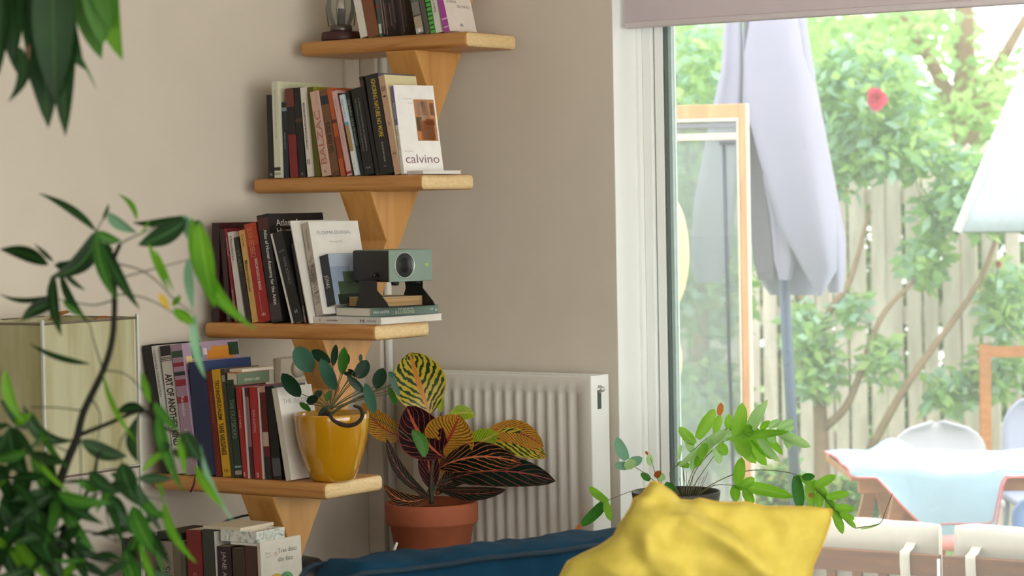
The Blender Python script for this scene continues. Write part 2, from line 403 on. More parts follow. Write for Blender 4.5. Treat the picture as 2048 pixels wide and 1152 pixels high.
for x in (RX0 + .1, RX1 - .1): b = MB(); b.box((x - .015, RB, .5), (x + .015, -.0005, .8)); obj('wall_bracket', b, M_white, rd)
b = MB(); b.tube([(RX0 + .03, -.08, .3), (RX0 + .03, -.08, .0005)], .008, 12); obj('pipe', b, mat('b87a50', .3, .8), rd)
# ------------------------------------------------------------------ books
M_page = ramp_mat('page_block', [(.3, 'b9ad93'), (.7, 'd8cfb8')], (160, 1, 1), 4, 2, .9)
M_page2 = ramp_mat('page_block_white', [(.3, 'cfcabd'), (.7, 'e8e4da')], (160, 1, 1), 4, 2, .9)
M_page3 = ramp_mat('page_block_aged', [(.3, '8d6f48'), (.7, 'c3a171')], (1, 1, 160), 4, 2, .9)
def bcol(c): return mat(c, .45, var=.05, scale=25)
def book_parts(root, t, d, h, spine, cover=None, hard=False, txt=(), bands=(), face=(), pages=None, tw=1):
    """local frame: x thickness, y depth (0 = spine), z height. face = marks on the +x cover"""
    cover = cover or spine
    c = .0022 if hard else .0006; ov = .003 if hard else 0
    mats = [bcol(spine), bcol(cover)]
    def mi(col):
        m = bcol(col)
        if m not in mats: mats.append(m)
        return mats.index(m)
    b = MB()
    b.box((0, 0, 0), (t, c, h), mi=0)
    b.box((0, c, 0), (c, d, h), mi=1); b.box((t-c, c, 0), (t, d, h), mi=1)
    for z0, z1, col in bands: b.box((.0001, -.0003, z0*h), (t-.0001, .0001, z1*h), mi=mi(col))
    for y0, y1, z0, z1, col in [f for f in face if len(f) == 5]: b.box((t-.0001, y0*d, z0*h), (t+.0003, y1*d, z1*h), mi=mi(col))
    obj('cover', b, mats, root, local=True)
    b = MB(); b.box((c+.0002, c+.0002, ov), (t-c-.0002, d-ov-.001, h-ov-.0005)); obj('page_block', b, pages or M_page, root, local=True)
    if txt or any(len(f) > 5 for f in face):
        b = MB(); tm = []
        def ti(col):
            m = mat(col, .5, var=0)
            if m not in tm: tm.append(m)
            return tm.index(m)
        for q in txt:
            s, z0, z1, col = q[:4]; fr = q[4] if len(q) > 4 else .6; off = q[5] if len(q) > 5 else 0; mode = q[6] if len(q) > 6 else 'D'
            bold = q[7] if len(q) > 7 else .0
            hh = t * fr
            if mode == 'D': b.text(s, (t/2 - hh/2 + off*t, -.0004, z1*h), (0, 0, -1), (1, 0, 0), hh, ti(col), width=(z1-z0)*h, bold=bold, lift=.0003)
            elif mode == 'U': b.text(s, (t/2 + hh/2 + off*t, -.0004, z0*h), (0, 0, 1), (-1, 0, 0), hh, ti(col), width=(z1-z0)*h, bold=bold, lift=.0003)
            else: b.text(s, (t/2 + off*t, -.0004, z0*h), (1, 0, 0), (0, 0, 1), (z1-z0)*h, ti(col), width=hh, bold=bold, align='C', lift=.0003)
        for f in face:
            if len(f) > 5:
                s, y0, z0, y1, hh, col, _ = f
                b.text(s, (t + .0004, y0*d, z0*h), (0, 1, 0), (0, 0, 1), hh*h, ti(col), width=(y1-y0)*d, lift=.0003)
        obj('lettering', b, tm, root, local=True)
def row(si, conv, rows, inset=.012):
    """rows of dicts measured on the picture: xb0 xb1 yb (foot of spine), xt yt (top left of spine)"""
    yf, zt = SH[si]; g = []
    for r in rows:
        xb0, xb1, yb, xt, yt = r['m']; ins = r.get('ins', inset)
        Y = yf + ins
        a = hy(*conv(xb0, yb), Y); c = hy(*conv(xb1, yb), Y); p = hy(*conv(xt, yt), Y)
        z0 = zt + .0004 + r.get('dz', 0); lean = math.atan2(a.x - p.x, p.z - z0)
        h = math.hypot(a.x - p.x, p.z - z0)
        g.append(dict(x=a.x, w=c.x - a.x, a=lean, h=h, Y=Y, z=z0, r=r))
    g[0]['x'] = max(g[0]['x'], -.034 + math.tan(max(g[0]['a'], 0)) * g[0]['h'])
    for i, q in enumerate(g):
        q['w'] = max(q['w'], .004)
        if i + 1 < len(g):
            n = g[i+1]; hh = min(q['h'], n['h']); nx = max(n['x'], q['x'] + .005); n['x'] = nx
            avail = nx - q['x'] - .0006
            lim = math.tan(q['a']) + max(0, (avail - .62 * min(q['w'], avail))) / hh
            if math.tan(n['a']) > lim: n['a'] = math.atan(lim)
            fit = avail - max(0, hh * (math.tan(n['a']) - math.tan(q['a'])))
            q['w'] = min(q['w'], fit)
        q['t'] = q['w'] * cos(q['a'])
    out = []
    for q in g:
        r = q['r']
        if i == 99: pass
        x = q['x']
        rot = M.Rotation(-q['a'], 4, 'Y')
        # leaning to the left pivots on the left foot, to the right on the right foot
        z = q['z'] if q['a'] >= 0 else q['z'] + q['t'] * sin(-q['a'])
        if 'rz' in r: rot = M.Rotation(radians(r['rz']), 4, 'Z') @ rot
        root = thing('book', r['l'], 'book', (x, q['Y'], z), rot, r.get('g'))
        book_parts(root, q['t'], r.get('d', .14), q['h'], r['c'], r.get('cc'), r.get('hard', False), r.get('txt', ()), r.get('bands', ()), r.get('face', ()), r.get('pg'))
        out.append((root, q))
    return out
def flat_book(name, label, p0, p1, p2, z0, z1, spine, cover, spine_side, txt=(), pages=None, cat='book', rx=None):
    """lying book: p0 near-left, p1 near corner, p2 far-right on the table plane"""
    A = V((p0.x, p0.y, 0)); B = V((p1.x, p1.y, 0)); Cc = V((p2.x, p2.y, 0))
    e1 = (B - A); L = e1.length; e1.normalize(); e2 = V((-e1.y, e1.x, 0)); D = (Cc - B).dot(e2)
    t = z1 - z0
    root = bpy.data.objects.new(name, None); COL.objects.link(root); root['label'] = label; root['category'] = cat
    root.matrix_basis = M.Translation(V((A.x, A.y, z0))) @ M.Rotation(math.atan2(e1.y, e1.x), 4, 'Z')
    c = .0012; ms = [bcol(cover), bcol(spine)]
    b = MB(); b.box((0, 0, 0), (L, D, c)); b.box((0, 0, t-c), (L, D, t))
    if spine_side == 'front': b.box((0, 0, c), (L, c, t-c), mi=1); pg = ((.002, c+.0002, c+.0002), (L-.002, D-.002, t-c-.0002))
    elif spine_side == 'none': b.box((0, D-c, c), (L, D, t-c), mi=1); pg = ((.001, .001, c+.0002), (L-.001, D-.002, t-c-.0002))
    else: b.box((L-c, 0, c), (L, D, t-c), mi=1); pg = ((.002, .002, c+.0002), (L-c-.0002, D-.002, t-c-.0002))
    obj('cover', b, ms, root, local=True)
    b = MB(); b.box(*pg); obj('page_block', b, pages or M_page2, root, local=True)
    if txt:
        b = MB(); tm = []
        for s, u0, u1, v, hh, col in txt:
            m = mat(col, .5, var=0)
            if m not in tm: tm.append(m)
            k = tm.index(m)
            if spine_side == 'front': b.text(s, (u0*L, -.0003, v*t), (1, 0, 0), (0, 0, 1), hh*t, k, width=(u1-u0)*L)
            else: b.text(s, (L+.0003, u0*D, v*t), (0, 1, 0), (0, 0, 1), hh*t, k, width=(u1-u0)*D)
        obj('lettering', b, tm, root, local=True)
    return root
def cv(ox, oy, s): return lambda x, y: (ox + x / s, oy + y / s)
G1, G2, G3, G4, G5 = ['books standing on the ' + s for s in ('topmost visible board', 'second board', 'third board beside the projector', 'fourth board behind the yellow pot', 'lowest visible board')]
# ---- board 1
c1 = cv(500, 0, 2.879)
row(1, c1, [
 dict(m=(636, 678, 203, 575, -110), c='d9d5cb', l='white paperback beside the glass lantern, first on the top board', d=.15, g=G1),
 dict(m=(682, 745, 198, 618, -130), c='7a4a30', l='brown book between white paperback and thin teal spine', d=.15, g=G1),
 dict(m=(748, 763, 194, 700, -150), c='3a5a50', cc='2a2624', l='thin teal-spined book with streaky grey printed dark cover', d=.19, g=G1,
      bands=[(.05, .2, 'b9c4bc'), (.45, .5, '8c2f3c')], pg=M_page2, hard=True,
      face=[(.02 + k*.034, .02 + k*.034 + random.uniform(.006, .028), random.uniform(.02, .25), random.uniform(.5, .98), random.choice(['5b5154', '70605e', '4a4448', '8c7a76', '352f33', '6b5b72', '7c4c48', '98908c'])) for k in range(20)]),
 dict(m=(958, 1008, 180, 900, -130), c='77756f', l='grey spine with a small picture band, right of the streaky cover', d=.13, g=G1, bands=[(.02, .1, 'b3b3ad'), (.1, .3, 'a79a83'), (.3, .33, '46423e'), (.55, .8, '4d5a52')], txt=[('1', .03, .08, 'e8e8e4', .3, 0, 'H')]),
 dict(m=(1012, 1040, 176, 945, -130), c='55524a', l='dark grey-brown spine touching the green striped book', d=.13, g=G1, bands=[(.62, .7, '1c1a18')]),
 dict(m=(1042, 1068, 172, 985, -130), c='4fae46', l='green spine with black diagonal stripes on top board', d=.13, g=G1, bands=[(.05 + k*.08, .05 + k*.08 + .022, '16301a') for k in range(12)]),
 dict(m=(1071, 1116, 170, 1018, -130), c='d4d2ca', l='white spine lettered ARSA, CHAMA beside the magenta spine', d=.13, g=G1, txt=[('ARSA, CHAMA', .36, .68, '3a4a3c', .4)]),
 dict(m=(1119, 1152, 166, 1052, -130), c='a8409a', cc='dcd3c8', l='magenta-spined book with cream cover, last on the top board', d=.132, g=G1, pg=M_page2,
      bands=[(.08, .1, 'd9a8d2'), (.22, .25, 'd9a8d2')],
      face=[('LA NOVIA', .1, .52, .45, .045, '6b6460', 0), ('DEL MIRALL', .45, .44, .9, .045, '6b6460', 0), ('&', .42, .1, .55, .05, '55607a', 0)]),
])
# ---- board 2
c2 = cv(520, 140, 4.8)
R2 = row(2, c2, [
 dict(m=(80, 136, 1004, 62, 240), c='1b1c1e', l='thin black book at the wall end of second board', d=.15, g=G2, txt=[('m', .03, .07, 'cfcfcf', .4, 0, 'H')]),
 dict(m=(140, 224, 1002, 110, 112), c='cfd0bd', cc='d6d9b8', l='tall cream-green spine, tallest near the wall on second board', d=.2, g=G2, pg=M_page2, ins=.004,
      txt=[('THE OLD TALES & A VERMILION VIEW OF THE SEAS', .4, .92, '8c9080', .22)], bands=[(.03, .055, '9da092'), (.075, .11, '2a2c26')]),
 dict(m=(228, 286, 1000, 206, 310), c='1d2636', l='short navy book squeezed beside the tall cream-green spine', d=.13, g=G2, ins=.016, txt=[('written stories', .38, .6, 'b9bfc8', .22)], bands=[(.88, .93, '8a93a0')]),
 dict(m=(292, 374, 1002, 242, 180), c='1b1718', cc='5a2a24', l='black and red spine with brown top, left of black book', d=.14, g=G2, bands=[(.0, .48, '7c1f24'), (.79, 1, '6b342a')]),
 dict(m=(378, 452, 998, 320, 175), c='141415', l='black spine with a tiny white arrowhead mark at the foot', d=.14, g=G2, txt=[('A', .025, .05, 'd8d8d8', .18, 0, 'H')], bands=[(.62, .66, '4a3026')]),
 dict(m=(457, 521, 996, 384, 172), c='d9d3c8', l='white spine with bold black condensed capitals, beside worn pink spine', d=.13, g=G2, txt=[('BERNARDI ANTOLOGIA MUSICA DO MUNDO I', .3, .83, '1c1b1a', .36, 0, 'D', .02), ('II', .14, .2, '222222', .5, 0, 'H'), ('Y', .055, .085, '8a8a80', .3, 0, 'H')]),
 dict(m=(525, 594, 990, 452, 168), c='5c5a14', cc='8f8d1e', l='olive green book mostly hidden behind the worn pink spine', d=.18, g=G2, ins=.022),
 dict(m=(598, 683, 986, 478, 215), c='c9a999', l='worn pink-beige spine with large faded red capitals reading upward', d=.13, g=G2, ins=.006,
      txt=[('BALZAC', .14, .77, 'b07064', .72, 0, 'U', .012), ('HONORE', .84, .97, 'b98d80', .25, .2, 'D'), ('R', .035, .07, '2a2422', .25, 0, 'H')]),
 dict(m=(690, 772, 985, 566, 200), c='6e4c33', cc='4a3426', l='brown spine with black handwritten capitals and dark blue top', d=.12, g=G2, bands=[(.83, .93, '1d2430'), (.0, .05, '5a3826')], txt=[('SUNS AND XES', .27, .62, '17120e', .55, 0, 'D', .01)]),
 dict(m=(776, 822, 983, 640, 180), c='b0552c', l='orange-brown spine right of the brown handwritten spine', d=.12, g=G2, bands=[(.2, .45, '8c3c20'), (.6, .64, '5a2a18')]),
 dict(m=(838, 886, 978, 688, 208), c='cfa9a4', l='pale pink slim spine between orange-brown and black-red spines', d=.12, g=G2, txt=[('Magical Sapience', .35, .62, '8f6e6a', .3), ('Mood Snow', .74, .9, '8f6e6a', .3)], bands=[(.02, .05, '8a3a34')]),
 dict(m=(889, 906, 978, 745, 225), c='2a1a1c', l='very thin black book with a red strip', d=.12, g=G2, bands=[(.6, .85, '9c2f30')]),
 dict(m=(909, 962, 974, 757, 245), c='cfdfe4', l='white and sky-blue spine with tan picture band', d=.125, g=G2, bands=[(.02, .3, 'e2e4e0'), (.3, .62, 'a88a5c'), (.62, .66, '5fa6b8')], txt=[('DEAR GHOSTS', .72, .95, '52686c', .35), ('ONE LIFE', .06, .2, '9a9a94', .3)]),
 dict(m=(966, 1000, 972, 818, 205), c='16201c', l='narrow dark green spine with tiny pale letters', d=.15, g=G2, ins=.02, txt=[('THE RURAL FILMS OF WINTER', .35, .9, 'a9b0a4', .4)]),
 dict(m=(1004, 1110, 968, 872, 186), c='17181a', l='wide black spine with two small white lines of capitals', d=.16, g=G2, hard=True,
      txt=[('A COLECAO COLONIAL DA CINEMATECA', .27, .88, '9a9a98', .13, .14), ('THE COLONIAL COLLECTION OF CINEMATECA', .27, .88, '8a8a88', .13, -.2), ('oooooo', .07, .1, '8c8c8a', .5, 0, 'H')]),
 dict(m=(1113, 1148, 966, 950, 70), c='141214', l='tall narrow black spine with a dark red top patch', d=.17, g=G2, bands=[(.9, .96, '4a2422')]),
 dict(m=(1152, 1290, 962, 1006, 58), c='1b1b1d', cc='5c5864', l='thick black spine with yellow capitals reading IGNORING NATURE NO MORE', d=.17, g=G2, hard=True,
      txt=[('IGNORING NATURE NO MORE', .37, .95, 'd3b43c', .33, .08, 'D', .006), ('EDITED BY MARC BEKOFF', .12, .32, 'a8a8a2', .12, .05), ('CHICAGO', .07, .085, '8a8a86', .2, 0, 'H')]),
 dict(m=(1295, 1354, 961, 1134, 60), c='bf9a80', cc='d8cfa0', l='tan spine with little dark marks beside the white book', d=.145, g=G2, pg=M_page2, txt=[('III', .84, .89, '3a2c26', .5, 0, 'H'), ('I', .78, .795, '3a2c26', .5, 0, 'H'), ('S', .5, .53, '5a4438', .35, 0, 'H'), ('+:+', .18, .24, '3a2c26', .5, 0, 'H')]),
 dict(m=(1357, 1392, 960, 1228, 150), c='d9d8d2', cc='ecebe6', l='white book with large grey lettering and orange picture on its cover', d=.14, rz=-14, g=G2, pg=M_page2,
      bands=[(.55, .99, '6e64a0')], txt=[('Italo Calvino', .62, .8, 'd8d8e8', .5), ('Italo Calvino', .28, .5, '6e6a68', .5)],
      face=[(.45, .96, .37, .84, 'b47c4c'), (.5, .6, .66, .8, 'd6c6b4'), (.62, .8, .62, .82, 'e3cdb4'), (.47, .6, .48, .64, '6c7264'), (.55, .9, .38, .6, 'c4743c'), (.62, .8, .4, .5, 'd9c9ac'), (.7, .92, .55, .62, 'b85c30'), (.84, .95, .66, .8, 'a8906c'),
            ('calvino', .08, .12, .92, .1, '8c6f78', 0), ('italo', .08, .245, .3, .018, 'b8b0b0', 0), ('Se una notte', .2, .84, .42, .018, 'a8a4a0', 0), ('d\'inverno', .3, .79, .42, .018, 'a8a4a0', 0)]),
])
zt2 = SH[2][1]
CQ = R2[-1][1]; cvx = CQ['x'] + CQ['t'] / cos(CQ['a']) + .003
ck = V((.579, SH[2][0] + .004, 0)); e1_ = V((cos(radians(-12)), sin(radians(-12)), 0)); e2_ = V((-e1_.y, e1_.x, 0))
Lk = max(.03, .579 - cvx)
flat_book('booklet', 'thin white booklet lying flat beside the white book on second board', ck - e1_ * Lk, ck, ck + e2_ * .14, zt2 + .0003, zt2 + .0095, 'c9c4c4', 'd5d3d3', 'front')
# ---- board 3
c3 = cv(400, 400, 3.84)
R3 = row(3, c3, [
 dict(m=(92, 150, 920, 92, 178), c='2a1218', cc='47141f', l='tall maroon book standing against the wall on third board', d=.19, g=G3, hard=True, ins=.03),
 dict(m=(205, 262, 918, 150, 225), c='331a20', l='dark maroon spine, shorter, second from the wall', d=.12, g=G3, txt=[('N', .03, .06, '999999', .3, 0, 'H')]),
 dict(m=(266, 298, 916, 172, 222), c='7c1f2c', l='thin dark red spine beside the white spine on third board', d=.12, g=G3, txt=[('NEXO LISBOA', .15, .35, 'c9a9a4', .6), ('ANTOLOGIA', .7, .9, 'c9a9a4', .5)]),
 dict(m=(302, 358, 915, 197, 252), c='c9c2bc', l='white spine with small black title, left of black one', d=.13, g=G3, bands=[(.0, .02, '3a3a3a')], txt=[('Manifesto', .68, .95, '26221f', .42), ('O', .03, .06, '1c1c1c', .4, 0, 'H')]),
 dict(m=(362, 398, 914, 258, 290), c='26221e', l='black spine between the white and the tan spines', d=.12, g=G3, txt=[('STARS', .6, .85, '6b6b5c', .5)]),
 dict(m=(402, 446, 914, 298, 236), c='c79f5c', l='tan spine lettered in black, left of the red spine', d=.12, g=G3, txt=[('Metamorphoses', .33, .67, '2c2216', .5, 0, 'D', .01), ('Correia', .82, .95, '3c2e1c', .4)]),
 dict(m=(452, 546, 913, 338, 188), c='9c1f20', cc='8c1c1e', l='bright red spine with white capitals and orange-red top', d=.14, g=G3, bands=[(.78, .997, 'b03c1c')],
      txt=[('REENCANTANDO O MUNDO', .32, .64, 'e2cfc4', .22, .05, 'D', .01), ('SILVIA FEDERICI', .66, .96, 'c9835c', .42, -.1), ('feminismo e politica', .1, .3, 'c99c90', .1, -.1), ('*', .04, .09, 'e8d8c8', .35, 0, 'H')]),
 dict(m=(550, 640, 925, 434, 122), c='18161a', cc='121214', l='big black atlas spine with white title, tallest on third board', d=.238, g=G3, hard=True, ins=.005,
      bands=[(.02, .18, '3a3034'), (.86, .97, '4a1c22')],
      txt=[('Atlas of Human Anatomy for the Artist', .16, .86, 'd6d2cc', .3, .12, 'D', .012)],
      face=[('Atlas of', .13, .885, .52, .06, 'e6e2dc', 0), ('Hum', .13, .81, .38, .055, 'e6e2dc', 0)]),
 dict(m=(703, 719, 922, 540, 262), c='cfccc4', l='very thin pale grey booklet left of the black spine', d=.17, g=G3, ins=.004),
 dict(m=(722, 800, 924, 556, 262), c='17171a', l='black spine with faint grey capitals and a small white emblem', d=.15, g=G3, ins=.003, txt=[('MARK ROTHKO', .42, .72, '77777c', .3, .1), ('portrait', .78, .81, '77777c', .6, 0, 'H'), ('H', .1, .14, 'c4c4c4', .25, 0, 'H')]),
 dict(m=(803, 832, 924, 700, 338), c='17110f', l='narrow black spine with dark red foot, left of grey-white spine', d=.12, g=G3, bands=[(.0, .1, '5a1a14')], txt=[('TASCHEN', .02, .22, 'c9c4bc', .6)], ins=.004),
 dict(m=(836, 862, 926, 652, 172), c='a9a39c', cc='dcd9d0', l='grey-white spine with white cover, behind line-drawn white book', d=.2, g=G3, pg=M_page2, ins=.004),
 dict(m=(880, 946, 878, 717, 194), c='b9aca2', cc='dcdad2', l='white book with black line drawing on its beige spine', d=.17, rz=-13, dz=.0185, g=G3, pg=M_page2, ins=.03,
      txt=[('TOMASA GREEN', .7, .93, '55504c', .25)],
      face=[('FLOEMA DORSAL', .14, .86, .82, .035, '8a8a90', 0), ('fotografia', .36, .77, .62, .02, 'a8a8a8', 0)]),
], inset=.012)
# stack of lying books with the small dark-blue book, the stand and the projector
yf3, z3 = SH[3]
za = z3 + .0004
t1 = .0175
def rotbook(name, label, corner, ang, L, D, z0, z1, *a, **k):
    """corner = near corner, ang = turn clockwise in degrees"""
    e1 = V((cos(radians(-ang)), sin(radians(-ang)), 0)); e2 = V((-e1.y, e1.x, 0))
    return flat_book(name, label, corner - e1*L, corner, corner + e2*D, z0, z1, *a, **k)
cw = hy(*c3(1390, 945), yf3 + .004)
lw = (cw.x - hy(*c3(868, 930), yf3 + .02).x)
rotbook('book', 'white paperback lying at the bottom of the stack under the projector', cw, 4, lw, .25, za, za + t1, 'cdc8c2', 'd9d5cf', 'front', txt=[('I', .1, .108, .3, .4, '3a3a3a'), ('studi filosofico', .2, .37, .38, .3, '3a3a3a'), ('H:', .7, .77, .25, .5, '222222'), ('sammendrag', .8, .93, .38, .3, '222222')])
zb_ = za + t1 + .0005; t2 = .023
cg = hy(*c3(1310, 885), yf3 + .03)
rotbook('book', 'green-grey hardback lettered THE BOOK OF ILLUSIONS lying in the stack', cg, 13, .143, .235, zb_, zb_ + t2, '5f7468', '5f7468', 'right', pages=M_page2,
          txt=[('PAUL AUSTER', .04, .27, .36, .26, 'dfe0d4'), ('THE BOOK OF', .4, .62, .62, .17, 'dfe0d4'), ('ILLUSIONS', .36, .64, .2, .34, 'c9cfa0'), ('O', .88, .92, .4, .24, 'd8d8c8'), ('faber', .95, .985, .3, .3, 'd8d8c8')])
zc_ = zb_ + t2 + .0005
# upright dark-blue pocket book behind the stand, resting on the stack
dk = bpy.data.objects.new('book', None); COL.objects.link(dk); dk['label'] = 'dark blue-spined book with sky picture cover standing on the stack'; dk['category'] = 'book'; dk['group'] = G3
FR, FQ = R3[-1]; la = FQ['a']; xo = FQ['t'] + .0012
zo = (zc_ + .0004 - FR.matrix_basis.translation.z - xo * sin(la)) / cos(la)
dk.matrix_basis = FR.matrix_basis @ M.Translation(V((xo, .018, zo)))
hh_ = .136
# black line drawing on the beige spine
t_ = FQ['t']; b = MB(); rl_ = random.Random(3)
for k in range(26):
    z = .03 + k * .0048; x0_, x1_ = rl_.uniform(.05, .3) * t_, rl_.uniform(.7, .98) * t_
    b.tube([(x0_, -.0004, z + rl_.uniform(-.004, .004)), ((x0_ + x1_)/2, -.0004, z + rl_.uniform(-.003, .003)), (x1_, -.0004, z + rl_.uniform(-.002, .01))], .00045, 4)
for k in range(6): b.tube([(t_ * (.1 + .15*k), -.0004, .09), (t_ * (.02 + .2*k), -.0004, .135)], .0005, 4)
obj('spine_drawing', b, mat('1a1a1a', .6), FR, local=True)
book_parts(dk, .035, .135, hh_, '1c2630', '8fa0b4', False, [('JONAS', .35, .6, 'd8d8d8', .4)], [(.0, .07, '0f1418')],
           [(.1, .99, .0, .2, '1a2418'), (.15, .99, .2, .45, '3a4c34'), (.3, .85, .45, .64, '4e5c48'), (.02, .99, .75, .99, 'a9b6c6'), (.62, .9, .25, .4, '6b7c4c'), (.5, .98, .64, .75, 'b9c2c8')], M_page2)
# old tan book in the stand
co = hy(*c3(1385, 757), yf3 + .05)
rotbook('book', 'old paperback with browned page edges lying under the projector', co, 13, .128, .145, zc_ + .0026, zc_ + .026, 'a88c64', 'c9b48c', 'none', pages=M_page3)
# ---- projector on its black stand
pj_ = thing('projector', 'small black and sage green projector with round lens on black stand', 'projector', (.5, yf3 + .1, zc_))
M_blk = mat('151617', .45, var=.03); M_sage = mat('7c9083', .6, var=.03, bump=.1, bscale=900)
pb_ = hy(*c3(1456, 632), yf3 + .035)
PZ = max(pb_.z, zc_ + .03); ang = radians(-13); e1 = V((cos(ang), sin(ang), 0)); e2 = V((-e1.y, e1.x, 0)); L1 = .148; L2 = .148
pa = pb_ - e1 * L1; PH = PZ - zc_
hp = 243 / 3.84 / FPX * (pb_ - CAM).dot(FW)
PM = M(((e1.x, e2.x, 0, pa.x), (e1.y, e2.y, 0, pa.y), (0, 0, 1, PZ), (0, 0, 0, 1)))
b = MB(); b.box((0, 0, 0), (L1 - .004, L2, hp), .004, 3, mx=PM); obj('body', b, M_blk, pj_)
b = MB(); b.box((L1 - .0042, 0, 0), (L1, L2, hp), .0015, 2, mx=PM); obj('front_panel', b, M_sage, pj_)
b = MB(); b.box((.004, .004, hp - .001), (L1 - .004, L2 - .004, hp + .0012), .0005, 1, mx=PM); obj('top_panel', b, M_sage, pj_)
LM = PM @ M.Translation(V((L1, L2 * .35, hp * .52))) @ M.Rotation(pi/2, 4, 'Y')
rl = hp * .4
b = MB(); b.lathe([(rl + .0015, .0), (rl + .0015, .0015), (rl, .002), (rl - .001, .001)], n=40, mx=LM); o_ = obj('lens', b, mat('b8c4bc', .3, .5), pj_)
b = MB(); b.lathe([(rl - .001, .0012), (rl * .93, .0004), (rl * .9, .0009), (rl * .75, .0005), (rl*.72, .0009), (rl * .5, .0005), (0, .0005)], n=40, mx=LM); obj('lens_barrel', b, mat('060707', .25, coat=.5), o_)
b = MB(); b.lathe([(rl * .6, .0006), (rl * .4, .0022), (0, .003)], n=30, mx=LM @ M.Translation(V((0, 0, .0002)))); obj('lens_glass', b, mat('08090c', .3, spec=.3), o_)
b = MB(); b.box((L1, L2*.86 - .0065, hp*.5 - .004), (L1 + .0012, L2*.86 + .0065, hp*.5 + .005), .001, 2, mx=PM); obj('sensor_window', b, mat('8fb060', .3), pj_)
b = MB(); b.lathe([(0, 0), (.01, 0), (.011, -.003), (.009, -.01), (0, -.01)], n=16, mx=PM @ M.Translation(V((L1 - .03, L2 * .3, .0)))); obj('foot', b, M_blk, pj_)
b = MB(); b.lathe([(0, 0), (.01, 0), (.011, -.003), (.009, -.008), (0, -.008)], n=16, mx=PM @ M.Translation(V((L1 - .03, L2 * .8, .0)))); obj('foot', b, M_blk, pj_)
# stand: flat base, two splayed side plates
b = MB()
sl = L1 * .48
def lp(x, y, z): return PM @ V((x, y, z - PH + .0006))
y0s, y1s = -.006, L2 + .006
b.box((sl - .05, y0s, 0), (L1 + .002, y1s, .0018), .0006, 1, mx=PM @ M.Translation(V((0, 0, -PH + .0004)))); 
for ys in (y0s, y1s - .0022):
    pts = [lp(sl - .055, ys, .0008), (lp(L1 + .002, ys, .0008)), lp(L1 - .006, ys, .012), lp(L1 - .045, ys, .045), lp(L1 - .045, ys, .07), lp(sl - .04, ys, .07), lp(sl - .035, ys, .045)]
    b.prism(pts, e2 * .0022)
obj('stand', b, M_blk, pj_)
b = MB(); b.lathe([(0, 0), (.008, 0), (.008, .004), (0, .005)], n=16, mx=PM @ M.Translation(V((L1 - .055, -.006, .018))) @ M.Rotation(pi/2, 4, 'X')); obj('tilt_knob', b, M_blk, pj_)
